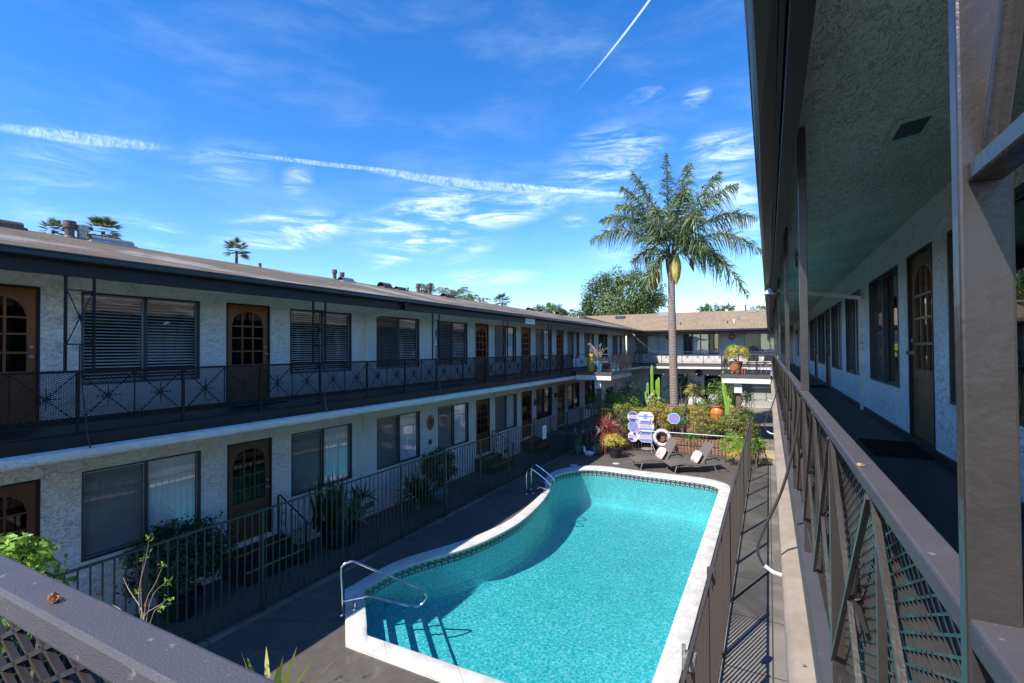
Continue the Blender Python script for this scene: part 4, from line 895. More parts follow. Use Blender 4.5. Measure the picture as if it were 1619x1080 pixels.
railing((.181, 26.0), (0, 1), 15, (-1, 0), 'brown starburst railing of the right walkway beyond the balcony', bay=.66, lat=False)
railing((-1.75, 22.3), (1, 0), 3, (0, -1), 'brown railing across the front of the far right balcony', bay=.645, lat=False, posts=1, dark=0)
railing((-1.75, 22.3), (0, 1), 5, (-1, 0), 'brown railing on the courtyard side of the far right balcony', bay=.74, lat=False, dark=0)
nr = railing((-2.2, .231), (1, 0), 4, (0, -1), 'nearest railing crossing the lower left corner with diamond mesh', bay=.6, dark=2)
# corner post in the foreground with its scroll panel
cp = empty('corner_post', (.182, .64, DECK), 0, 'lumpy brown painted post at the far right edge close to the viewer', 'post')
MB().box(.159, .598, 3.30, .198, .620, 5.70).build('post', M_paint, cp, False, .003)
MB().box(.165, .30, 4.572, .192, .597, 4.590).build('rung', M_paint, cp, False, .002); MB().box(.165, .30, 5.24, .192, .597, 5.258).build('rung', M_paint, cp, False, .002); MB().box(.174, .44, 4.172, .188, .454, 4.571).build('stub', M_paint, cp, False, .002)
b = MB(); b.tube([(.182, .590, 4.60), (.182, .31, 5.23)], .009, 10); b.tube([(.182, .31, 4.60), (.182, .590, 5.23)], .009, 10)
c = Vector((.184, .46, 4.915))
for ang in range(0, 180, 30):
    v = Vector((.02*math.cos(R(2*ang)), math.cos(R(ang)), math.sin(R(ang))))*.10; b.tube([c-v, c, c+v], [.002, .006, .002], 6)
b.build('starburst', M_paint, cp, True)
MB().box(.168, .262, 3.30, .196, .299, 5.43).build('upright', M_paint, cp, False, .003)
p2 = empty('walkway_post', (.18, 3.33, DECK), 0, 'brown square walkway post rising to the eave, second from the viewer', 'post')
MB().box(.164, 3.31, RAILZ, .206, 3.35, 5.705).build('post', M_paint, p2, False, .003)
m = MB(); m.box(.168, 3.40, RAILZ, .19, 3.425, 5.70)
for z in (4.58, 5.25): m.box(.171, 3.351, z, .187, 3.399, z+.016)
m.build('side_bar', M_paint, p2); b = MB(); c = Vector((.15, 3.37, 4.95))
for ang in range(0, 180, 30):
    v = Vector((.2*math.cos(R(ang)), math.cos(R(ang))*.5, math.sin(R(ang))))*.07; b.tube([c-v, c, c+v], [.002, .006, .002], 6)
b.build('starburst', M_paint, p2, True)
# conduit pipes clamped to the outside of the right railing
for k, (y, lab) in enumerate(((1.62, 'nearest'),)):
    pass

# ------------------------------------------------------------------ pool fences
def picket_fence(pts, h, mat, label, group, gap=.128, post_every=1.75, pr=.0085):
    pts = [Vector((*p, 0)) for p in pts]; o = empty('pool_fence', pts[0], 0, label, 'fence', group); L_ = (pts[1]-pts[0]).length; d = (pts[1]-pts[0])/L_
    MB().bar(pts[0]+Vector((0, 0, h-.016)), pts[1]+Vector((0, 0, h-.016)), .030, .030).build('top_rail', mat, o)
    MB().bar(pts[0]+Vector((0, 0, .10)), pts[1]+Vector((0, 0, .10)), .026, .026).build('bottom_rail', mat, o)
    n_ = max(1, round(L_/post_every)); m = MB(); k = int(L_/gap)
    for i in range(k+1):
        p = pts[0]+d*(i*L_/k); m.bar(p+Vector((0, 0, .114)), p+Vector((0, 0, h-.032)), pr*2, pr*2, d)
    m.build('pickets', mat, o)
    for i in range(n_+1):
        p = pts[0]+d*(i*L_/n_); MB().bar(p+Vector((0, 0, 0)), p+Vector((0, 0, h+.012)), .042, .042, d).build('post', mat, o)
    return o
picket_fence([(-7.6, 1.9), (-7.6, 21.3)], 1.75, M_fenceL, 'dark steel picket fence between the left wing and the pool', 'pool fences', gap=.128)
fr_ = picket_fence([(-.645, 2.5), (-.645, 21.4)], 1.75, M_fence, 'brown steel picket fence along the right side of the pool', 'pool fences')
picket_fence([(-7.55, 21.4), (-.67, 21.4)], 1.75, M_fence, 'brown steel picket fence across the far end of the pool deck', 'pool fences', gap=.13)
gp = on(1088, 1001, 0, -.66); m = MB(); y = gp[1]; m.box(-.70, y-.07, 1.62, -.60, y+.07, 1.72); m.box(-.72, y+.02, 1.56, -.69, y+.05, 1.78); m.build('gate_latch', M_galv, fr_)
gp = on(1122, 884, 0, -.66)
MB().box(-.69, gp[1]-.04, 1.60, -.60, gp[1]+.04, 1.78).build('gate_hinge', M_fence, fr_)

# ------------------------------------------------------------------ pool rails
def smoothpath(P, k=6):
    Q = []
    for i in range(len(P)-1):
        p0, p1, p2, p3 = [Vector(P[max(0, min(len(P)-1, i+j))]) for j in (-1, 0, 1, 2)]
        for q in range(k):
            t = q/k; Q.append(.5*((2*p1)+(-p0+p2)*t+(2*p0-5*p1+4*p2-p3)*t*t+(-p0+3*p1-3*p2+p3)*t**3))
    Q.append(Vector(P[-1])); return Q
base = on(541, 972, 2, 0); dn = np.array([nrm[0], nrm[1], 0]); pn = np.array([-nrm[1], nrm[0], 0])
hp = [(541, 972), (540, 935), (538.5, 903), (543, 893), (552, 888.5), (562, 889), (608, 908), (651, 925), (669, 935), (673.5, 943), (669, 953), (659, 958.5), (640, 956), (585, 944), (575, 944), (542, 951)]
hpts = [onplane(x, y, base, pn) for x, y in hp]
o = empty('pool_handrail', base, 0, 'stainless loop handrail over the pool entry steps in the near corner', 'handrail')
MB().tube(smoothpath(hpts, 5), .021, 10).build('rail_tube', M_chrome, o, True)
lg = [onplane(x, y, base, pn) for x, y in ((560.5, 950), (560.5, 969.5))]; MB().tube(lg, .019, 8).build('support_leg', M_chrome, o, True)
MB().lathe([(.045, 0), (.04, .015), (.02, .02)], (lg[1][0], lg[1][1], .055), 14).build('flange', M_chrome, o, True); MB().lathe([(.045, 0), (.04, .015), (.02, .02)], (base[0], base[1], 0), 14).build('flange', M_chrome, o, True)
for (bx, by, lab) in ((-6.60, 13.53, 'nearer stainless grab rail of the far pool ladder'), (-6.70, 14.08, 'farther stainless grab rail of the far pool ladder')):
    o = empty('ladder_rail', (bx, by, 0), 0, lab, 'handrail', 'ladder grab rails')
    prof = [(0, 0), (0, .3), (.0, .58), (.03, .70), (.12, .78), (.22, .76), (.5, .60), (.72, .44), (.78, .35), (.74, .27), (.62, .24), (.42, .26), (.30, .25), (.24, .18), (.22, .05)]
    MB().tube(smoothpath([(bx+x, by+.02*x, z) for x, z in prof], 4), .019, 8).build('rail_tube', M_chrome, o, True)
    m = MB(); m.lathe([(.045, 0), (.04, .015), (.02, .02)], (bx, by, 0), 12); m.lathe([(.045, 0), (.04, .015), (.02, .02)], (bx+.22, by, .05), 12); m.build('flange', M_chrome, o, True)

# ------------------------------------------------------------------ loungers, pillows, table
def lounger(x, y, rz, lab):
    o = empty('sun_lounger', (x, y, 0), 0, lab, 'sun lounger', 'wicker sun loungers at the far end of the pool')
    Rm = Matrix.Rotation(rz, 3, 'Z'); T = lambda a, b, c: tuple(Vector((x, y, 0))+Rm@Vector((a, b, c)))
    W = .36
    def slab(prof, th, name, mat):
        V = []; k = len(prof)
        for s in (-W, W):
            for a, c in prof: V.append(T(a, s, c)); 
            for a, c in prof: V.append(T(a, s, c-th))
        F_ = []
        for i in range(k-1):
            F_ += [(i, i+1, 2*k+i+1, 2*k+i), (k+i, k+i+1, 3*k+i+1, 3*k+i), (i, i+1, k+i+1, k+i), (2*k+i, 2*k+i+1, 3*k+i+1, 3*k+i)]
        F_ += [(0, k, 3*k, 2*k), (k-1, 2*k-1, 4*k-1, 3*k-1)]; return MB().add(V, F_).build(name, mat, o, True)
    prof = [(0, .30), (.15, .345), (.35, .38), (.55, .385), (.75, .36), (.95, .325), (1.12, .31)]; slab(prof, .05, 'seat', M_wicker)
    back = [(1.13, .335), (1.30, .60), (1.47, .86), (1.58, 1.02)]; slab(back, .04, 'backrest', M_wicker)
    f = MB()
    for s in (-W-.015, W+.015): f.tube([T(0, s, .29), T(.35, s, .35), T(.75, s, .33), (T(1.15, s, .28)), T(1.55, s, .29), T(1.95, s, .36)], .022, 8)
    f.tube([T(1.95, -W, .36), T(1.95, W, .36)], .022, 8); f.tube([T(0, -W, .29), T(0, W, .29)], .022, 8); f.build('frame', M_wicker, o, True)
    for a, b in ((.22, -1), (.22, 1), (1.55, -1), (1.55, 1)):
        MB().tube([T(a, b*W, .31), T(a+(-.10 if a < 1 else .10), b*(W+.02), .0)], [.02, .016], 8).build('leg', M_galv, o, True)
    s = MB(); s.tube([T(1.42, -W+.05, .76), T(1.62, -W+.05, .31)], .01, 6); s.tube([T(1.42, W-.05, .76), T(1.62, W-.05, .31)], .01, 6); s.build('back_support', M_galv, o, True)
    # pillow (rests on it)
    p = MB(); n_ = 9; c = Vector((1.08, 0, .52)); ax = Vector((.16, 0, .27)).normalized(); no = Vector((-ax.z, 0, ax.x)); V = []
    for s in (1, -1):
        for i in range(n_):
            for j in range(n_):
                u, v = 2*i/(n_-1)-1, 2*j/(n_-1)-1; th = .085*((1-u**4)*(1-v**4))**.6; q = c+ax*(u*.22*(1-.08*v*v))+Vector((0, v*.29*(1-.08*u*u), 0))+no*(s*th); V.append(T(*q))
    F_ = []
    for s in (0, 1):
        for i in range(n_-1):
            for j in range(n_-1): b0 = s*n_*n_+i*n_+j; F_.append((b0, b0+1, b0+n_+1, b0+n_))
    p.add(V, F_); return p
l1 = lounger(-4.50, 18.28, R(35), 'brown wicker sun lounger beside the round side table')
def put_pillow(p, lab):
    q = p.build('throw_pillow', M_pillow, None, True); tag(q, lab, 'pillow', 'printed pillows on the loungers'); return q
put_pillow(l1, 'white pillow with red print on the lounger beside the side table')
l2 = lounger(-3.28, 18.24, R(31), 'brown wicker sun lounger nearest the right-hand pool fence')
put_pillow(l2, 'white pillow with red print on the lounger nearest the right fence')
p = on(1023, 709, 2, .5); o = empty('side_table', (p[0], p[1], 0), 0, 'small round grey side table behind the left lounger', 'table')
MB().lathe([(.001, .50), (.23, .50), (.24, .49), (.23, .475), (.001, .475)], (p[0], p[1], 0), 24).build('tabletop', M_galv, o, True)
for k in range(4):
    a = R(45+90*k); MB().tube([(p[0]+.17*math.cos(a), p[1]+.17*math.sin(a), .475), (p[0]+.2*math.cos(a), p[1]+.2*math.sin(a), 0)], .010, 6).build('leg', M_galv, o, True)

# life ring and rescue pole on the far fence
FY = 21.36
c = on(1047, 692, 1, FY-.1); o = empty('life_ring', c, 0, 'white life ring with netting hung on the far pool fence', 'life ring'); m = MB(); n_ = 32
pts = [(c[0]+.30*math.cos(2*math.pi*i/n_), FY-.12, c[2]+.30*math.sin(2*math.pi*i/n_)) for i in range(n_+1)]; m.tube(pts, .068, 12, False); m.build('ring', M_whitep, o, True)
m = MB()
for i in range(4):
    a = 2*math.pi*(i+.5)/4; m.tube([(c[0]+(.30+.085*math.cos(t))*math.cos(a), FY-.12+.085*math.sin(t), c[2]+(.30+.085*math.cos(t))*math.sin(a)) for t in np.linspace(0, 6.28, 13)], .01, 5, False)
pts = [(c[0]+.40*math.cos(t), FY-.12, c[2]+.40*math.sin(t)) for t in np.linspace(0, 6.28, 33)]; m.tube(pts, .008, 5, False)
m.build('rope', M_galv, o, True)
m = MB(); m.tube([(c[0]-.40, FY-.1, c[2]+.30), (c[0]-.46, FY-.1, c[2]-.1), (c[0]-.36, FY-.1, c[2]-.45), (c[0]-.30, FY-.1, c[2]-.60)], .01, 6); m.build('hanging_rope', M_whitep, o, True)
a, b = on(1013, 680.5, 1, FY-.14), on(1175, 692, 1, FY-.14); o = empty('rescue_pole', a, 0, 'long thin white rescue pole laid across the far fence', 'pole')
MB().tube([a, b], .016, 8).build('shaft', M_whitep, o, True); h = MB(); h.tube([(a[0], a[1], a[2]), (a[0]-.10, a[1], a[2]+.04), (a[0]-.16, a[1], a[2]-.05)], .012, 6).build('hook', M_signb, o, True)
MB().tube([(a[0]+.45, a[1]-.01, a[2]+.02), (a[0]+.45, a[1]-.01, a[2]-1.2)], .010, 6).build('bracket', M_whitep, o, True)

# octagonal signs
SI = [(240, 290, 1, 'bands'), (555, 300, 1.5, 'cross'), (245, 525, 1, 'blue'), (560, 525, 1.5, 'wide'), (250, 770, 1, 'split'), (570, 790, 1.5, 'wide'), (1240, 335, 1.05, 'blue')]
LB = ['octagonal blue and white sign at the top left of the sign cluster', 'wide octagonal white sign crossed by blue bars at the top of the cluster', 'octagonal pale blue sign in the middle left of the sign cluster',
      'wide octagonal blue and white sign in the middle right of the cluster', 'octagonal white sign with a blue corner at the bottom left of the cluster', 'wide octagonal blue and white sign with red writing at the bottom right of the cluster', 'lone octagonal pale blue sign on the fence right of the cluster']
for (sx, sz, k, kind), lab in zip(SI, LB):
    p = on(985+sx/15.43, 640+sz/15.43, 1, FY-.05); hw_ = .225*k; hh = .225; o = empty('octagonal_sign', (p[0], FY-.05, p[2]), 0, lab, 'sign', 'octagonal signs on the far fence')
    F = FN(FY-.05); X, Z = p[0], p[2]
    def octo(w, h, c=.293): cc = 2*min(w, h)*c; return [(X-w+cc, Z-h), (X+w-cc, Z-h), (X+w, Z-h+cc), (X+w, Z+h-cc), (X+w-cc, Z+h), (X-w+cc, Z+h), (X-w, Z+h-cc), (X-w, Z-h+cc)]
    MB().prism(F, octo(hw_, hh), 0, .006).build('plate', M_signw, o)
    def clip(z0, z1, w, h, c=.293):   # band of the octagon between two heights
        cc = 2*min(w, h)*c; wid = lambda z: w-max(0, abs(z)-(h-cc)); return [(X-wid(z0), Z+z0), (X+wid(z0), Z+z0)]+([(X+w, Z+h-cc)] if z0 < h-cc < z1 else [])+[(X+wid(z1), Z+z1), (X-wid(z1), Z+z1)]+([(X-w, Z+h-cc)] if z0 < h-cc < z1 else [])
    iw, ih = hw_-.022, hh-.022; bm_ = MB()
    if kind in ('bands', 'wide'): bm_.prism(F, clip(ih*.38, ih, iw, ih), .0065, .008); bm_.prism(F, [(a_, 2*Z-c_) for a_, c_ in clip(ih*.38, ih, iw, ih)], .0065, .008); bm_.build('blue_field', M_signb if kind == 'bands' else M_signlb, o)
    elif kind == 'blue': bm_.prism(F, octo(iw, ih), .0065, .008); bm_.build('blue_field', M_signlb, o)
    elif kind == 'cross':
        bm_.prism(F, [(X-iw, Z-.0), (X+iw, Z-.0), (X+iw, Z+.05), (X-iw, Z+.05)], .0065, .008); bm_.prism(F, [(X-.08, Z-.08), (X+.06, Z-.08), (X+.06, Z-.002), (X-.08, Z-.002)], .0065, .008); bm_.prism(F, [(X-.08, Z+.052), (X+.06, Z+.052), (X+.06, Z+.12), (X-.08, Z+.12)], .0065, .008); bm_.build('blue_bars', M_signlb, o)
        MB().prism(F, [(X+.18, Z-.18), (X+.27, Z-.12), (X+.25, Z-.07), (X+.17, Z-.11)], .0065, .008).build('red_mark', M_signr, o)
    else: bm_.prism(F, [(X+.01, Z+.06), (X+iw*.7, Z+.06), (X+iw*.6, Z+ih*.85), (X+.01, Z+ih*.95)], .0065, .008); bm_.prism(F, [(X-iw*.62, Z-ih*.9), (X, Z-ih*.9), (X, Z-.07), (X-iw*.9, Z-.07)], .0065, .008); bm_.build('blue_field', M_signb, o)
    if kind != 'cross':
        t_ = MB(); n_ = int(6*k); ww = 2*iw*.80/n_
        for i in range(n_):
            x0 = X-iw*.80+i*ww; hgt = .05
            t_.prism(F, [(x0, Z-hgt), (x0+ww*.22, Z-hgt), (x0+ww*.22, Z+hgt), (x0, Z+hgt)], .009, .011); t_.prism(F, [(x0+ww*.52, Z-hgt), (x0+ww*.74, Z-hgt), (x0+ww*.74, Z+hgt), (x0+ww*.52, Z+hgt)], .009, .011)
            zz = (Z+hgt-.022, Z-.01, Z-hgt)[i % 3]; t_.prism(F, [(x0+ww*.221, zz), (x0+ww*.519, zz), (x0+ww*.519, zz+.022), (x0+ww*.221, zz+.022)], .009, .011)
        t_.build('red_lettering', M_signr, o)
for (sx, sz, lab) in ((370, 400, 'small diamond sign wedged between the upper octagonal signs'), (370, 645, 'small diamond sign with a red figure between the lower octagonal signs')):
    p = on(985+sx/15.43, 640+sz/15.43, 1, FY-.05); o = empty('diamond_sign', (p[0], FY-.04, p[2]), 0, lab, 'sign', 'diamond signs on the far fence'); F = FN(FY-.035); X, Z, h = p[0], p[2], .11
    MB().prism(F, [(X-h, Z), (X, Z-h), (X+h, Z), (X, Z+h)], 0, .006).build('plate', M_signw, o); MB().prism(F, [(X-.03, Z-.05), (X+.04, Z-.03), (X+.03, Z+.05), (X-.04, Z+.03)], .0065, .008).build('red_mark', M_signr, o)

# ------------------------------------------------------------------ planters and plants
bp_ = empty('brick_planter', (-2.6, 21.9, 0), 0, 'low red brick planter wall behind the far pool fence', 'planter')
MB().box(-4.2, 21.75, 0.001, -.72, 21.95, .62).build('brick_wall', M_brick, bp_); MB().box(-4.2, 21.951, .001, -.72, 23.6, .58).build('soil', M_soil, bp_)
rb = empty('round_brick_planter', (-2.9, 26, .36), 0, 'round red brick planter ring beside the palm trunk', 'planter'); m = MB()
m.lathe([(1.5, .0), (1.5, 1.02), (1.28, 1.02), (1.28, .8)], (-3.0, 26.0, .36), 32); m.build('brick_ring', M_brick, rb, False); MB().lathe([(.01, .95), (1.28, .95)], (-3.0, 26, .36), 32).build('soil', M_soil, rb)
gb = empty('garden_bed', (-5.2, 23.4, 0), 0, 'raised garden bed of dark soil behind the far fence', 'garden bed')
MB().box(-7.4, 21.7, .005, -4.21, 25.0, .60).build('soil', M_soil, gb); 

def potted(name, loc, prof, mat, label, cat='potted plant', group=None):
    o = empty(name, loc, 0, label, cat, group); MB().lathe(prof, loc, 28).build('pot', mat, o, True); zt = prof[-1][1]; 
    MB().lathe([(.005, zt-.03), (prof[-1][0], zt-.03)], loc, 20).build('soil', M_soil, o); return o
def potprof(r0, r1, h): return [(.01, 0), (r0, 0), (r0*1.02, .02), (r1, h*.86), (r1*1.09, h*.88), (r1*1.09, h), (r1*.93, h)]
def urnprof(r, h): return [(.01, 0), (r*.55, 0), (r*.8, h*.2), (r, h*.5), (r*.95, h*.72), (r*.7, h*.88), (r*.78, h*.94), (r*.8, h), (r*.62, h)]
G2 = .36
def stems(parent, c, h, n_, r, spread=.25, mat=M_stem, name='stems'):
    m = MB()
    for i in range(n_):
        a = rng.uniform(0, 6.28); d = spread*rng.uniform(.3, 1); p = [(c[0], c[1], c[2])]
        for t in (.35, .7, 1): p.append((c[0]+math.cos(a)*d*t+rng.normal(0, .02), c[1]+math.sin(a)*d*t+rng.normal(0, .02), c[2]+h*t))
        m.tube(p, [r, r*.8, r*.6, r*.35], 6)
    return m.build(name, mat, parent, True)
# red phormium
o = empty('red_cordyline', (-6.40, 21.0, 0), 0, 'spiky red-leaved cordyline against the far fence', 'plant'); stems(o, (-6.40, 21.0, 0), .75, 4, .05, .12); rosette(o, (-6.32, 20.9, .80), 460, 1.30, .042, .50, L_red, 'leaves', (.05, 2.05), 6, .08)
# blue pots with agapanthus
for (x, y, lab) in ((-7.16, 19.75, 'grassy plant with pale flowers in the left of two blue-grey pots'), (-6.50, 19.85, 'grassy plant with pale flowers in the blue-grey pot behind the goose')):
    o = potted('potted_agapanthus', (x, y, 0), urnprof(.19, .44), M_grey, lab, 'potted plant', 'blue-grey pots on the deck'); rosette(o, (x, y, .42), 90, .62, .026, .65, L_grass, 'leaves', (.1, 1.5), 6, .05)
    m = MB(); fl_ = []
    for k in range(6):
        a = rng.uniform(0, 6.28); q = (x+.22*math.cos(a), y+.22*math.sin(a), 1.0+rng.uniform(-.1, .15)); m.tube([(x, y, .42), ((x+q[0])/2, (y+q[1])/2, .8), q], .005, 5); fl_.append(q)
    m.build('flower_stems', M_stem, o); P = np.concatenate([np.array(q)+rng.normal(0, .035, (26, 3)) for q in fl_]); V, F_ = leafcloud(P, rng.normal(0, 1, P.shape), .03); npmesh('flowers', V, F_, M_lilac, o)
# goose figurine
gx, gy = -6.66, 19.42; o = empty('goose_figurine', (gx, gy, 0), 0, 'white duck-shaped garden ornament between the blue-grey pots', 'ornament')
m = MB(); m.ball((gx+.06, gy, .12), .15, 10, (1.25, .8, .72)); m.tube(smoothpath([(gx-.05, gy, .14), (gx-.13, gy, .22), (gx-.13, gy, .31), (gx-.15, gy, .36)], 4), [.06]*5+[.045]*4+[.042]*4, 10); m.ball((gx-.15, gy, .37), .048, 7); m.tube([(gx+.16, gy, .13), (gx+.29, gy, .2)], [.07, .015], 8); m.build('body', M_whitep, o, True)
MB().tube([(gx-.19, gy, .365), (gx-.25, gy, .35)], [.02, .006], 6).build('beak', M_orange, o, True); MB().box(gx-.10, gy-.1, 0, gx+.2, gy+.1, .035).build('base', M_terra, o, False, .01)
# black pot + yellow bush
o = potted('potted_shrub', (-5.58, 19.7, 0), potprof(.20, .30, .42), M_black, 'yellow-orange leaved succulent bush in a black pot by the far fence'); stems(o, (-5.58, 19.7, .38), .3, 7, .012, .3); shrub(o, (-5.58, 19.7, .64), (.50, .45, .27), 60, 2600, .045, L_yell, low=-.35)
# shrubs behind fence
def bush(name, c, r, ncl, nl, sz, mat, lab, cat='shrub', group=None, clump=.28, low=-.5, stem=True, base=None):
    zb = base if base is not None else c[2]-r[2]; o = empty(name, (c[0], c[1], zb), 0, lab, cat, group)
    if stem: stems(o, (c[0], c[1], zb), c[2]-zb+r[2]*.4, 8, .02+.01*r[2], r[0]*.7)
    shrub(o, c, r, ncl, nl, sz, mat, 'foliage', .55, clump, low); return o
bush('jade_bush', (-6.45, 23.9, 1.55), (.95, .7, .80), 70, 5200, .075, L_bright, 'large bright green jade bush under the far left balcony', base=.5)
bush('jade_bush', (-5.95, 23.2, 1.30), (.75, .5, .50), 50, 3200, .065, L_jade, 'orange-tipped jade bush in front of the bright green one', base=.5)
bush('leafy_vine', (-7.75, 23.4, 1.75), (.38, .35, .62), 30, 1100, .08, L_green, 'climbing green vine on the post of the far left balcony', base=.4)
bush('jade_bush', (-4.75, 22.6, 1.15), (.95, .5, .70), 75, 7000, .07, L_orange, 'orange succulent bush below the left cactus pot', base=.5)
bush('jade_bush', (-3.95, 22.9, 1.25), (.7, .5, .78), 60, 5600, .07, L_orange, 'orange succulent bush beside the palm trunk', base=.5)
bush('jade_bush', (-2.75, 22.9, 1.32), (.85, .45, .68), 60, 6000, .065, L_orange, 'orange succulent bush in front of the round brick planter', base=.6)
bush('jade_bush', (-1.30, 22.25, 1.10), (.88, .45, .62), 70, 7000, .07, L_jade, 'green and orange succulent bush under the far right balcony', base=.6)
bush('jade_bush', (-2.35, 22.3, 1.0), (.65, .32, .5), 50, 4200, .065, L_jade, 'small jade bush right of the long-leaved grass', base=.6)
bush('green_shrub', (-5.3, 22.0, .75), (.55, .22, .45), 30, 1600, .06, L_green, 'low green foliage behind the octagonal signs', base=.2)
bush('green_shrub', (-6.75, 22.3, 1.0), (.55, .3, .75), 40, 3200, .07, L_jade, 'green shrub behind the red cordyline', base=.1)
bush('green_shrub', (-5.75, 22.25, 1.0), (.5, .3, .62), 40, 3000, .065, L_green, 'green shrub between the red cordyline and the octagonal signs', base=.1)
bush('jade_bush', (-4.55, 23.1, 1.80), (.42, .35, .36), 26, 1700, .065, L_jade, 'taller jade bush rising behind the orange one below the cactus pot', base=.6)
bush('jade_bush', (-2.35, 23.0, 1.72), (.50, .35, .36), 28, 1900, .06, L_green, 'dark green bush standing above the hedge left of the orange urn', base=.6)
bush('jade_bush', (-3.40, 22.7, 1.55), (.40, .3, .35), 24, 1500, .06, L_green, 'small dark green bush right beside the palm trunk', base=.6)
bush('jade_bush', (-.95, 22.5, 1.55), (.42, .3, .32), 24, 1500, .06, L_green, 'green bush standing at the right end of the hedge', base=.6)
o = empty('spider_plant', (-2.95, 22.0, .68), 0, 'arching bright green grass spilling over the brick planter', 'plant'); rosette(o, (-2.95, 22.0, .72), 170, .62, .026, .85, L_grass, 'leaves', (.1, 1.75), 6, .07)
o = empty('aloe', (-3.25, 22.1, 1.0), 0, 'pale green aloe behind the lone octagonal sign', 'plant'); rosette(o, (-3.30, 22.3, 1.05), 40, .55, .06, .1, L_agave, 'leaves', (.1, 1.0), 4, .05)
o = empty('yellow_green_shrub', (-1.22, 20.6, 0), 0, 'bright yellow-green feathery shrub in the corner of the pool fence', 'shrub'); stems(o, (-1.2, 20.6, 0), .6, 10, .016, .35); shrub(o, (-1.22, 20.55, .68), (.58, .45, .44), 70, 5200, .055, L_bright, 'foliage', .3); shrub(o, (-1.0, 20.2, .42), (.45, .4, .28), 30, 1600, .05, L_yell, 'foliage', .3)
bush('yellow_green_shrub', (-.42, 20.35, .72), (.27, .35, .42), 30, 1700, .05, L_bright, 'yellow-green foliage pushing out on the walk side of the right fence', base=.02)
# centre planting
o = empty('agave', (-3.0, 25.6, 1.3), 0, 'bright green agave rosette in the round brick planter', 'plant'); rosette(o, (-3.0, 25.4, 1.35), 120, .78, .10, .28, L_agave, 'leaves', (.1, 1.6), 6, .06)
bush('golden_shrub', (-3.35, 26.4, 2.15), (.48, .4, .42), 40, 1700, .07, L_yell, 'golden-leaved shrub behind the agave', base=1.3)
bush('dark_garden_shrub', (-2.2, 27.0, 1.85), (1.0, .6, .95), 70, 4200, .085, L_green, 'dense mid green shrub under the far walkway', base=.5)
bush('dark_garden_shrub', (-1.6, 28.5, 1.7), (.9, .6, 1.25), 60, 3200, .085, L_dark, 'dark green shrub near the far garage door', base=.4)
bush('dark_garden_shrub', (-4.6, 31.0, 2.0), (1.1, .5, .9), 60, 2200, .09, L_dark, 'dark leafy climber before the far ground-floor windows', base=.4)
bush('dark_garden_shrub', (-7.3, 27.5, 1.7), (1.2, .7, 1.0), 60, 3000, .09, L_dark, 'dark shaded shrub beneath the left side of the far walkway', base=.4)
o = empty('bench_table', (-3.9, 28.5, .36), 0, 'low dark garden table in the shade beside the palm', 'table'); MB().box(-4.6, 28.1, 1.0, -3.4, 28.7, 1.04).build('tabletop', M_galv, o)
for dx in (-4.5, -3.5): MB().box(dx, 28.2, .36, dx+.05, 28.6, .999).build('leg', M_iron, o)
o = empty('kettle_grill', (-4.75, 26.5, .36), 0, 'dark round kettle grill left of the palm trunk', 'grill'); MB().ball((-4.75, 26.5, 1.22), .30, 10).build('kettle', M_black, o, True); MB().lathe([(.05, .28), (.22, .22), (.30, .08)], (-4.75, 26.5, 1.26), 20).build('lid', M_galv, o, True)
for k in range(3): a = 2.1*k; MB().tube([(-4.75+.12*math.cos(a), 26.5+.12*math.sin(a), 1.0), (-4.75+.28*math.cos(a), 26.5+.28*math.sin(a), .36)], .012, 6).build('leg', M_iron, o)
# cacti
def cactus_col(m, pts, r):
    P = smoothpath(pts, 6); n_ = 14; V = []; k = len(P)
    for i, p in enumerate(P):
        t = i/(k-1); rr = r*(1 if t < .9 else math.sqrt(max(0.02, 1-((t-.9)/.1)**2)))
        for j in range(n_): a = 2*math.pi*j/n_; q = rr*(1 if j % 2 else .68); V.append((p.x+q*math.cos(a), p.y+q*math.sin(a), p.z))
    F_ = [(i*n_+j, i*n_+(j+1) % n_, (i+1)*n_+(j+1) % n_, (i+1)*n_+j) for i in range(k-1) for j in range(n_)]+[tuple((k-1)*n_+j for j in range(n_))]; m.add(V, F_)
cx, cy = -5.05, 24.6
o = potted('potted_cactus', (cx, cy, .85), urnprof(.36, .62), M_terra, 'tall columnar cactus with several arms in a terracotta pot', 'potted plant'); m = MB()
for dx, dy, z1, r in ((-.05, 0, 3.62, .095), (-.27, .05, 2.75, .08), (-.33, -.1, 2.3, .07), (.15, .1, 2.9, .075), (.27, 0, 3.02, .08), (.05, -.12, 2.4, .07)): cactus_col(m, [(cx+dx*.35, cy+dy, 1.42), (cx+dx*.8, cy+dy, 1.75), (cx+dx, cy+dy, 2.1), (cx+dx, cy+dy, z1)], r*.8)
m.build('stems', M_cactus, o, True); P, N_ = shrubpts((cx+.1, cy-.2, 1.85), (.35, .2, .4), 9, 220, .2); V, F_ = leafcloud(P, N_, .07); npmesh('flowers', V, F_, M_flower, o); shrub(o, (cx+.15, cy-.1, 1.6), (.25, .2, .3), 12, 300, .07, L_green)
ux, uy = -1.97, 22.55; bx = empty('plinth', (ux, uy, .6), 0, 'pale low plinth under the orange urn', 'plinth'); MB().box(ux-.28, uy-.2, .64, ux+.28, uy+.25, 1.22).build('block', M_brick, bx)
o = empty('orange_urn', (ux, uy, 1.2), 0, 'glossy orange glazed urn behind the far fence', 'urn'); MB().lathe(urnprof(.27, .74), (ux, uy, 1.225), 28).build('body', M_orange, o, True); MB().lathe([(.20, .70), (.235, .72), (.235, .77), (.19, .77)], (ux, uy, 1.225), 24).build('rim', M_terra, o, True)
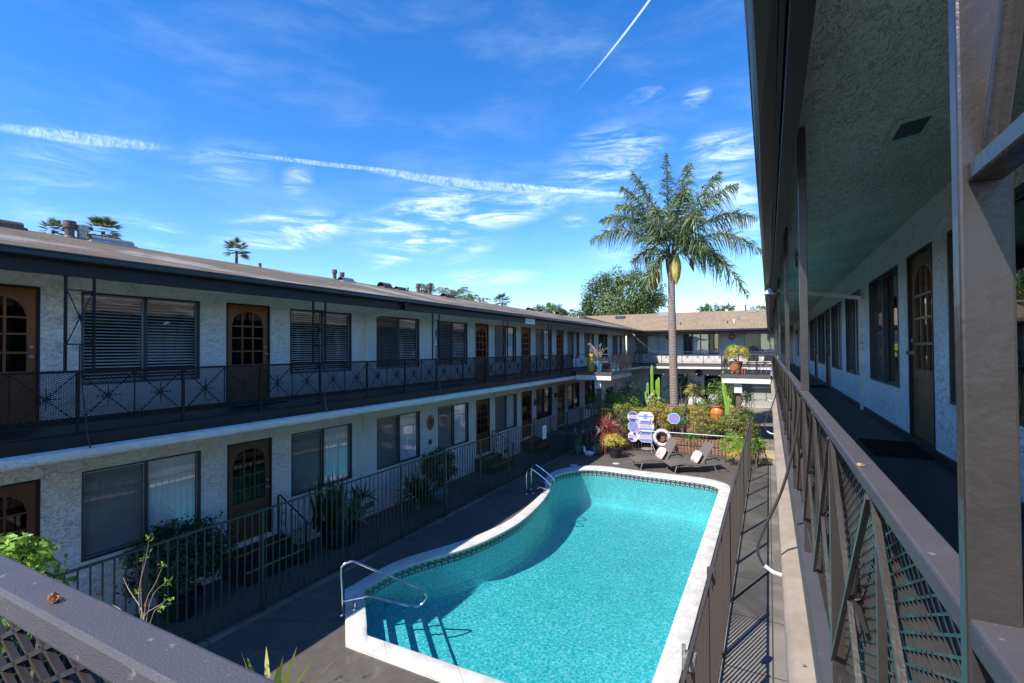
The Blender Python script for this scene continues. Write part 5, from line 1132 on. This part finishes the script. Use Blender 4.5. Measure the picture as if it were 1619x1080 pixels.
cx, cy = -1.62, 23.3; o = empty('cactus', (cx, cy, 1.4), 0, 'tall green cactus with a bent arm beside the orange urn', 'cactus'); m = MB(); cactus_col(m, [(cx, cy, 1.2), (cx-.03, cy, 2.0), (cx-.12, cy, 2.6), (cx-.15, cy, 3.45)], .09); cactus_col(m, [(cx, cy, 1.75), (cx+.15, cy, 1.8), (cx+.27, cy, 2.0), (cx+.30, cy, 2.75)], .07); cactus_col(m, [(cx-.02, cy-.1, 1.2), (cx+.05, cy-.1, 1.6), (cx+.08, cy-.1, 2.4)], .06); m.build('stems', M_cactus, o, True)
MB().lathe(urnprof(.24, .62), (cx, cy, .62), 20).build('pot', M_terra, o, True)
# balcony pots
o = empty('yellow_ceramic_stool', (-7.50, 22.42, DECK), 0, 'tall yellow glazed ceramic pot at the corner of the far left balcony', 'pot'); MB().lathe([(.01, 0), (.14, 0), (.16, .05), (.15, .45), (.165, .72), (.15, .85), (.12, .85), (.12, .8)], (-7.50, 22.42, DECK), 20).build('body', M_yellow, o, True)
m = MB()
for k in range(9): a = k*.7; m.ball((-7.50+.15*math.cos(a), 22.42+.15*math.sin(a), DECK+.1+k*.085), .05, 5)
m.build('relief', M_yellow, o, True)
def bluepot(x, y, r, h, lab, mat=M_blue):
    return potted('potted_succulent', (x, y, DECK), [(.01, 0), (r*.7, 0), (r*.85, h*.3), (r, h*.9), (r*1.06, h), (r*.9, h)], mat, lab, 'potted plant', 'blue pots on the far left balcony')
o = bluepot(-7.08, 22.5, .16, .50, 'blue pot holding bare branching stems on the far left balcony'); m = MB()
for k in range(16):
    a = rng.uniform(0, 6.28); d = rng.uniform(.2, .6); z1 = rng.uniform(.5, 1.05); P = [(-7.08, 22.5, DECK+.48), (-7.08+d*.4*math.cos(a), 22.5+.2*math.sin(a), DECK+.48+z1*.5), (-7.08+d*math.cos(a), 22.5+.3*math.sin(a), DECK+.48+z1*.85), (-7.08+d*1.15*math.cos(a), 22.5+.3*math.sin(a), DECK+.44+z1*.8)]; m.tube(smoothpath(P, 3), .009, 5)
m.build('branches', M_twig, o, True); P, N_ = shrubpts((-7.0, 22.5, DECK+.45), (.35, .15, .12), 14, 260, .25); V, F_ = leafcloud(P, N_, .05); npmesh('red_leaves', V, F_, L_red, o); shrub(o, (-7.05, 22.45, DECK+.65), (.12, .1, .2), 8, 150, .06, L_green)
for (x, y, r, h, lab) in ((-6.68, 23.5, .17, .42, 'striped blue pot with small plants in the middle of the far left balcony'), (-6.66, 24.2, .15, .36, 'smaller blue pot behind the striped one')):
    o = bluepot(x, y, r, h, lab); rosette(o, (x, y, DECK+h), 24, .22, .02, .2, L_green, 'leaves', (.1, 1.3), 4)
bx_, by_ = -1.25, 22.85
o = potted('potted_bush', (bx_, by_, DECK), potprof(.19, .27, .52), M_terra, 'large terracotta pot with a yellow-green bush on the far right balcony'); stems(o, (bx_, by_, DECK+.5), .3, 8, .012, .3); shrub(o, (bx_+.05, by_, DECK+.82), (.46, .42, .40), 60, 2600, .055, L_yell, 'foliage', .5, .28, -.4); shrub(o, (bx_-.12, by_, DECK+1.0), (.25, .25, .25), 20, 700, .05, L_bright)
o = empty('terracotta_pot', (-.93, 22.8, DECK), 0, 'small empty terracotta pot beside the big one on the far right balcony', 'pot'); MB().lathe(potprof(.08, .11, .22), (-.93, 22.8, DECK), 18).build('body', M_terra, o, True)
def chair(x, y, rz, lab):
    o = empty('patio_chair', (x, y, DECK), 0, lab, 'chair', 'dark chairs on the far right balcony'); Rm = Matrix.Rotation(rz, 3, 'Z'); T = lambda a, b, c: tuple(Vector((x, y, DECK))+Rm@Vector((a, b, c)))
    m = MB(); m.prism(lambda a, b, c: T(a, c, .44+b), [(-.22, -.22), (.22, -.22), (.22, .22), (-.22, .22)], 0, .03); m.build('seat', M_black, o)
    m = MB(); m.add([T(-.22, .22, .5), T(.22, .22, .5), T(.2, .30, .88), (T(-.2, .30, .88)), T(-.22, .25, .5), T(.22, .25, .5), T(.2, .33, .88), T(-.2, .33, .88)], [(0, 1, 2, 3), (4, 5, 6, 7), (0, 1, 5, 4), (2, 3, 7, 6), (1, 2, 6, 5), (0, 3, 7, 4)]); m.build('backrest', M_black, o)
    for a in (-.2, .2):
        for b in (-.2, .2): MB().tube([T(a, b, .44), T(a*1.1, b*1.1, 0)], .012, 6).build('leg', M_galv, o, True)
chair(-.55, 23.6, R(10), 'dark patio chair beside the terracotta pots on the far right balcony'); chair(-.15, 23.9, R(-35), 'dark patio chair at the walkway end of the far right balcony')
o = empty('patio_table', (-.5, 24.6, DECK), 0, 'round dark patio table behind the balcony chairs', 'table'); MB().lathe([(.01, .72), (.42, .72), (.42, .69), (.01, .69)], (-.5, 24.6, DECK), 24).build('tabletop', M_galv, o); MB().lathe([(.2, 0), (.03, .04), (.03, .69)], (-.5, 24.6, DECK), 14).build('pedestal', M_galv, o)

# left side plants behind the fence
o = empty('dark_round_shrub', (-8.95, 5.0, 0), 0, 'dense dark green shrub in a pot under the nearest ground-floor window', 'potted plant'); MB().lathe(potprof(.20, .30, .40), (-8.75, 4.75, 0), 24).build('pot', M_black, o, True)
stems(o, (-8.75, 4.75, .35), .5, 8, .02, .35); shrub(o, (-8.8, 4.75, .98), (.55, .80, .55), 90, 8500, .075, L_dark, 'foliage', .5, .3, -.8)
o = potted('snake_plant', (-8.75, 8.15, 0), potprof(.30, .42, .46), M_black, 'clump of upright snake plants and agave in a black pot', 'potted plant'); rosette(o, (-8.8, 8.0, .42), 60, 1.15, .085, .02, L_dark, 'sword_leaves', (.0, .38), 5, .17)
rosette(o, (-8.55, 8.5, .55), 60, .62, .085, .25, L_agave, 'agave_leaves', (.2, 1.5), 5, .08); rosette(o, (-8.5, 8.55, 1.0), 40, .55, .06, .5, L_dark, 'leaves', (.2, 1.6), 5, .1)
o = empty('spiky_agave', (-8.65, 10.9, 0), 0, 'dark spiky agave left of the round jade bush by the wall', 'plant'); rosette(o, (-8.65, 10.9, .45), 130, .62, .075, .12, L_dark, 'leaves', (.05, 1.9), 5, .16); stems(o, (-8.65, 10.9, 0), .45, 4, .05, .1)
o = potted('potted_jade', (-8.65, 11.9, 0), urnprof(.28, .42), M_blue, 'round dark jade bush in a blue pot by the left wall', 'potted plant'); stems(o, (-8.65, 11.9, .4), .4, 6, .03, .25); shrub(o, (-8.7, 11.9, .98), (.45, .66, .52), 60, 5500, .07, L_dark, low=-.8)
# foreground plants
q = on(40, 872, 0, -2.9); o = empty('leafy_tree', (-3.6, 1.5, 0), 0, 'sunlit glossy leaves of a small tree rising behind the nearest railing', 'tree')
cc = np.array([-3.42, 1.22, 3.30]); MB().tube([(-3.9, 1.2, 0), (-3.8, 1.2, 1.6), (-3.6, 1.2, 2.6), (-3.4, 1.2, 3.2)], [.05, .04, .03, .015], 8).build('trunk', M_bark, o, True)
q = on(28, 872, 1, 1.35); shrub(o, (q[0]-.09, 1.35, q[2]-.09), (.24, .2, .17), 26, 620, .058, L_bright, 'crown', .42, .35); shrub(o, (q[0]-.3, 1.3, q[2]-.5), (.45, .4, .4), 30, 700, .08, L_green, 'crown', .45, .35)
q0 = on(240, 975, 1, 2.9); o = empty('sprouting_shrub', (q0[0], 2.9, 0), 0, 'thin branching shrub with fresh shoots and red buds seen over the nearest railing', 'shrub'); m = MB()
tips = [(236, 850), (228, 880), (258, 893), (262, 921), (268, 945), (190, 902), (218, 935), (255, 960), (160, 950)]; bb = on(228, 1015, 1, 2.9); V_ = []
for (x, y) in tips:
    t = on(x, y, 1, 2.9+rng.uniform(-.15, .15)); sw = np.array([(t[0]-bb[0])*.25, 0, -.04]); mid = bb+(t-bb)*.4-sw+rng.normal(0, .015, 3); m2 = bb+(t-bb)*.75+rng.normal(0, .012, 3)-sw*.6; m.tube(smoothpath([tuple(bb-np.array([0, 0, .3])), tuple(bb), tuple(mid), tuple(m2), tuple(t)], 3), [.006]*4+[.0045]*3+[.0035]*3+[.002]*3, 5); V_.append(t)
m.tube([(bb[0], bb[1], 0), tuple(bb)], .016, 6); m.build('stems', M_twig, o, True); P = np.concatenate([t+rng.normal(0, .022, (9, 3)) for t in V_]); V, F_ = leafcloud(P, rng.normal(0, 1, P.shape), .055, .4); npmesh('fresh_leaves', V, F_, L_bright, o)
for (x, y) in ((158, 938), (232, 955)): t = on(x, y, 1, 2.9); P = t+rng.normal(0, .012, (12, 3)); V, F_ = leafcloud(P, rng.normal(0, 1, P.shape), .04, .6); npmesh('red_bud', V, F_, L_red, o)
shrub(o, (bb[0]-.15, 2.9, bb[2]-.25), (.35, .3, .25), 16, 260, .09, L_green, 'foliage', .4)
# yucca spears at the bottom
tips = [(381, 1030), (390, 1036), (421, 1022), (470, 1021), (497, 1038), (536, 1036), (400, 1050), (440, 1052), (460, 1052), (448, 1035)]; yb = np.array([-2.62, 2.35, 1.9]); yb = on(425, 1150, 1, 2.6); o = empty('yucca', (yb[0], yb[1], 0), 0, 'yellow-edged yucca spears poking up over the nearest railing', 'plant'); V = []; F_ = []
MB().tube([(yb[0], yb[1], 0), (yb[0], yb[1], yb[2])], .05, 8).build('stem', M_bark, o, True)
allT = [on(x, y, 1, 2.6+rng.uniform(-.25, .25)) for x, y in tips]
for k in range(22): a = rng.uniform(0, 6.28); allT.append(yb+np.array([.42*math.cos(a), .42*math.sin(a), rng.uniform(-.1, .28)]))
for t in allT:
    d = unit(t-yb); s = unit(np.cross(d, [0, 0, 1.0]))*.028; b0 = len(V); mid = yb+(t-yb)*.45
    V += [yb-s*.7, yb+s*.7, mid-s, mid+s, yb+(t-yb)*.8-s*.55, yb+(t-yb)*.8+s*.55, t]; F_ += [(b0, b0+1, b0+3, b0+2), (b0+2, b0+3, b0+5, b0+4), (b0+4, b0+5, b0+6, b0+6)]
m = MB(); m.add(V, [f if f[2] != f[3] else f[:3] for f in F_]); m.build('leaves', L_yucca, o)
# dead leaves on the rails
def deadleaf(x, y, z, s, lab, mat):
    P = np.array([[x, y, z+s*.3]])+rng.normal(0, s*.22, (26, 3))*np.array([1.2, .6, .4]); P[:, 2] = np.maximum(P[:, 2], z+s*.12); V, F_ = leafcloud(P, rng.normal(0, 1, P.shape), s*.8, .7); V[:, 2] = np.maximum(V[:, 2], z+.0006); o = npmesh('dry_leaf', V, F_, mat); tag(o, lab, 'leaf'); return o
p = on(86, 950, 2, 4.171); deadleaf(p[0], p[1], 4.1705, .011, 'small curled reddish-brown dry leaf on the nearest railing', leafmat('dry_brown', (.35, .13, .07), (.55, .28, .18)))
p = on(1361, 737, 2, 4.171); deadleaf(p[0], p[1], 4.1705, .011, 'tiny pale dry leaf on the right railing', leafmat('dry_tan', (.5, .38, .2), (.65, .5, .3)))
# crumpled scraps on the tan ledge
p = on(1271, 1053, 2, 3.14); deadleaf(p[0], p[1], 3.14, .014, 'crumpled dry scrap on the tan ledge of the right wing', leafmat('dry_scrap', (.4, .3, .22), (.6, .5, .4)))

lit = np.stack([rng.uniform(-7.4, -.8, 150), rng.uniform(4.2, 21.2, 150), np.full(150, .008)], 1)
ok = [i for i in range(150) if not (-7.0 < lit[i, 0] < -1.05 and 5.35 < lit[i, 1] < 17.9)]; lit = lit[ok]
wk = np.stack([rng.uniform(-.6, .05, 25), rng.uniform(4, 20.5, 25), np.full(25, .012)], 1); lit = np.concatenate([lit, wk])
V, F_ = leafcloud(lit, np.tile([0, 0, 1.0], (len(lit), 1)), .055, .5, .18); tag(npmesh('leaf_litter', V, F_, leafmat('fallen_leaf', (.14, .08, .03), (.30, .20, .08), (.42, .32, .14))), kind='stuff')
# ------------------------------------------------------------------ palms and trees
def frond(P0, P1, sag, L_leaf, n_leaf, Vacc, Facc, ract, plume=.6):
    P0 = np.array(P0); P1 = np.array(P1); ch = P1-P0; L_ = np.linalg.norm(ch); mid = P0+ch*.45+np.array([0, 0, sag]); t = np.linspace(0, 1, 26)[:, None]
    C = (1-t)**2*P0+2*t*(1-t)*mid+t**2*P1; ract.append(C); 
    tt = np.linspace(.16, 1, n_leaf); 
    for side in (-1, 1):
        c = (1-tt[:, None])**2*P0+2*tt[:, None]*(1-tt[:, None])*mid+tt[:, None]**2*P1; dv = unit(2*(1-tt[:, None])*(mid-P0)+2*tt[:, None]*(P1-mid))
        sd = unit(np.cross(dv, np.array([0, 0, 1.0]))+1e-6); up = np.cross(sd, dv); k = len(tt)
        ang = rng.normal(0, plume, (k, 1)); dirs = unit(sd*side*np.cos(ang)+up*np.sin(ang)+dv*.55)
        ll = (L_leaf*np.sin(np.pi*np.clip(tt*.82+.16, 0, 1))**.6*rng.uniform(.75, 1.1, k))[:, None]; w = .042
        wd = unit(np.cross(dirs, rng.normal(0, 1, (k, 3)))); p0 = c; p1 = c+dirs*ll*.45-np.array([0, 0, 1])*ll*.14; p2 = c+dirs*ll*.82-np.array([0, 0, 1])*ll*.56
        A = np.stack([p0-wd*w*.4, p0+wd*w*.4, p1+wd*w*.5, p1-wd*w*.5, p2, p2+wd*.004], 1); b0 = sum(len(v) for v in Vacc); Vacc.append(A.reshape(-1, 3))
        i = np.arange(k)[:, None]*6+b0; Facc.append(np.concatenate([i+np.array([[0, 1, 2, 3]]), i+np.array([[3, 2, 5, 4]])], 0))
PX = -3.96; PYY = 24.0
def bez_trunk(m, pts, rad, n_=16): m.tube(smoothpath(pts, 8), list(np.interp(np.linspace(0, 1, (len(pts)-1)*8+1), np.linspace(0, 1, len(rad)), rad)), n_)
o = empty('queen_palm', (PX-.02, PYY, .36), 0, 'tall queen palm with ringed grey trunk rising behind the pool', 'palm tree')
m = MB(); bez_trunk(m, [(PX-.02, PYY, .3), (PX+.0, PYY, 1.8), (PX-.03, PYY, 4.2), (PX-.06, PYY, 6.5), (PX-.07, PYY, 8.2)], [.235, .205, .185, .165, .15]); m.build('trunk', M_palmbark, o, True)
m = MB(); H = 8.15
for k in range(12): a = k*2.4; m.tube([(PX-.07+.08*math.cos(a), PYY+.08*math.sin(a), H-.9+k*.1), (PX-.07+.17*math.cos(a), PYY+.17*math.sin(a), H-.3+k*.09), (PX-.07+.26*math.cos(a), PYY+.26*math.sin(a), H+.35+k*.08)], [.07, .06, .02], 6)
m.build('leaf_bases', M_bark, o, True)
cr = np.array([PX-.07, PYY, H+.45]); tips = [(1053, 243, 0), (1000, 272, .3), (982, 296, -.8), (934, 382, -.3), (950, 350, 1.0), (1020, 455, -.5), (1000, 415, .8), (1166, 292, .2), (1140, 272, 1.0), (1206, 398, -.3), (1183, 468, -.7), (1196, 345, 1.2), (1085, 300, -2.4), (1035, 330, -2.3), (1108, 345, -2.2), (1090, 258, 1.6), (1120, 392, -1.7), (975, 325, 1.4), (1150, 420, 1.0)]
Va, Fa, ra = [], [], []
for x, y, dy in tips:
    t = on(x, y, 1, PYY+dy); L_ = np.linalg.norm(t-cr); rise = t[2]-cr[2]; hz = math.hypot(t[0]-cr[0], t[1]-cr[1]); sag = .25+.46*hz+max(0, -rise)*.30
    frond(cr+rng.normal(0, .06, 3), t, sag, 1.15, int(84*max(1, L_/2.6)), Va, Fa, ra, .65)
npmesh('fronds', np.concatenate(Va), np.concatenate(Fa), L_palm, o)
m = MB()
for C in ra: m.tube([tuple(p) for p in C[::3]], list(np.linspace(.032, .006, len(C[::3]))), 5)
m.build('frond_stalks', L_green, o, True)
# inflorescences: masses of thin hanging strands
def hanging(c, r, L_, n_, mat, name, w=.012):
    a = rng.uniform(0, 6.28, n_); rr = r*np.sqrt(rng.uniform(0, 1, n_)); V = []; base = np.array(c)+np.stack([rr*np.cos(a)*.5, rr*np.sin(a)*.5, rng.uniform(-.1, .1, n_)], 1)
    seg = 4; A = []
    for i in range(seg+1):
        t = i/seg; bul = math.sin(math.pi*min(1, t*.9+.1))**.7; p = np.array(c)+np.stack([rr*np.cos(a)*bul, rr*np.sin(a)*bul, -L_*t*np.ones(n_)+rng.uniform(-.05, .05, n_)], 1)+rng.normal(0, .012, (n_, 3)); s = np.stack([np.sin(a), -np.cos(a), 0*a], 1)*w; A += [p-s, p+s]
    V = np.stack(A, 1).reshape(-1, 3); F_ = np.concatenate([np.arange(n_)[:, None]*2*(seg+1)+np.array([[2*i, 2*i+1, 2*i+3, 2*i+2]]) for i in range(seg)], 0); return npmesh(name, V, F_, mat, o)
L_infl = leafmat('inflorescence', (.42, .33, .06), (.66, .56, .16), (.75, .68, .30), .2)
q = on(1069, 405, 1, PYY-.35); hanging((q[0], q[1], q[2]), .24, 1.28, 420, L_infl, 'yellow_inflorescence', .016)
q = on(1038, 425, 1, PYY-.3); hanging((q[0]-.1, q[1], q[2]), .30, .95, 150, M_dryfruit, 'dry_inflorescence', .014)
q = on(1092, 408, 1, PYY-.2); m = MB(); m.tube([(q[0], q[1], q[2]), (q[0]+.05, q[1], q[2]-.25), (q[0]+.12, q[1], q[2]-.65)], [.03, .12, .01], 8); m.build('flower_sheath', M_bark, o, True)

def fan_palm(px, py, Y, size, lab, n_=46):
    p = on(px, py, 1, Y); o = empty('fan_palm', (p[0], Y, 0), 0, lab, 'palm tree', 'fan palms beyond the roofs'); m = MB(); m.tube([(p[0], Y, -.02), (p[0], Y, p[2]*.6), (p[0], Y, p[2])], [size*.16, size*.12, size*.10], 10); m.build('trunk', M_bark, o, True)
    c = np.array([p[0], Y, p[2]]); V = []; F_ = []; Vb, Fb = [], []; off = 0
    az = rng.uniform(0, 6.28, n_); el = np.arcsin(rng.uniform(-.45, 1, n_)); D = np.stack([np.cos(el)*np.cos(az), np.cos(el)*np.sin(az), np.sin(el)], 1)
    for d in D:
        h = c+d*size*rng.uniform(.45, .7); s = unit(np.cross(d, [0, 0, 1.0])); k = 13; an = np.linspace(-1.25, 1.25, k); dirs = d[None]*np.cos(an)[:, None]+s[None]*np.sin(an)[:, None]
        vv, ff = strips(np.repeat(h[None], k, 0), dirs, np.full((k, 1), size*.55), size*.10, np.full((k, 1), .12), 3); Vb.append(vv); Fb.append(ff+off); off += len(vv)
    npmesh('crown', np.concatenate(Vb), np.concatenate(Fb), L_palm, o)
fan_palm(84, 364, 24, 1.25, 'fan palm crown left of the two roof flues'); fan_palm(163, 366, 20, 1.35, 'fan palm crown between the flues and the half-round roof vent'); fan_palm(374, 397, 44, 1.85, 'lone small fan palm standing above the left roof ridge'); fan_palm(794, 478, 75, 1.7, 'small distant fan palm low over the left roof')
def feather_palm(px, py, Y, L_, lab):
    p = on(px, py, 1, Y); o = empty('feather_palm', (p[0], Y, 0), 0, lab, 'palm tree', 'feather palms beyond the left roof'); MB().tube([(p[0], Y, -.02), (p[0], Y, p[2])], [.25, .16], 10).build('trunk', M_palmbark, o, True); Va, Fa, ra = [], [], []; c = np.array([p[0], Y, p[2]])
    for k in range(15):
        a = rng.uniform(0, 6.28); e = rng.uniform(-.3, 1.1); t = c+np.array([math.cos(a)*math.cos(e), math.sin(a)*math.cos(e), math.sin(e)*.8-.25])*L_; frond(c, t, L_*.35, .6, 34, Va, Fa, ra)
    npmesh('fronds', np.concatenate(Va), np.concatenate(Fa), L_palm, o); m = MB()
    for C in ra: m.tube([tuple(q) for q in C[::4]], .02, 4)
    m.build('frond_stalks', L_green, o)
feather_palm(682, 466, 42, 2.4, 'feather palm behind the terracotta flue on the left roof'); feather_palm(716, 476, 38, 3.0, 'feather palm with drooping fronds left of the pair of small flues'); feather_palm(748, 482, 42, 2.3, 'feather palm behind the two white flues')
def tree(px, py, Y, r, lab, ncl, nl, sz, zc=None, mat=L_tree):
    p = on(px, py, 1, Y); c = np.array([p[0], Y, p[2]]); o = empty('broadleaf_tree', (p[0], Y, 0), 0, lab, 'tree', 'broadleaf trees beyond the roofs'); m = MB(); zb = max(.5, c[2]-r[2]*.8)
    m.tube([(c[0], Y, -.02), (c[0], Y, zb*.6), (c[0], Y, zb)], [r[0]*.09, r[0]*.07, r[0]*.06], 10)
    for k in range(9):
        a = k*.7+rng.uniform(0, .3); q = c+np.array([math.cos(a)*r[0]*.6, math.sin(a)*r[1]*.6, rng.uniform(-.2, .5)*r[2]]); m.tube([(c[0], Y, zb*.95), tuple((np.array([c[0], Y, zb])+q)/2+np.array([0, 0, r[2]*.1])), tuple(q)], [r[0]*.05, r[0]*.03, r[0]*.012], 7)
    m.build('trunk', M_bark, o, True); shrub(o, tuple(c), r, ncl, nl, sz, mat, 'crown', .6, .20, -.75)
tree(984, 478, 62, (5.6, 4.5, 4.2), 'big rounded dark green tree behind the far roof left of the palm', 260, 26000, .26)
tree(869, 496, 70, (2.6, 2.2, 1.9), 'low bushy tree over the far end of the left roof', 70, 5000, .24); tree(905, 499, 95, (2.6, 2, 1.3), 'small distant tree at the left foot of the big one', 40, 1800, .24)
tree(1122, 495, 85, (2.3, 2, 1.5), 'distant tree top above the far ridge right of the palm trunk', 50, 2200, .25); tree(1150, 494, 90, (1.4, 1.4, 1.5), 'small distant tree top in the middle of the far ridge', 40, 1400, .25); tree(1200, 494, 90, (2.4, 2, 1.2), 'distant tree tops beside the right eave', 40, 1800, .25)
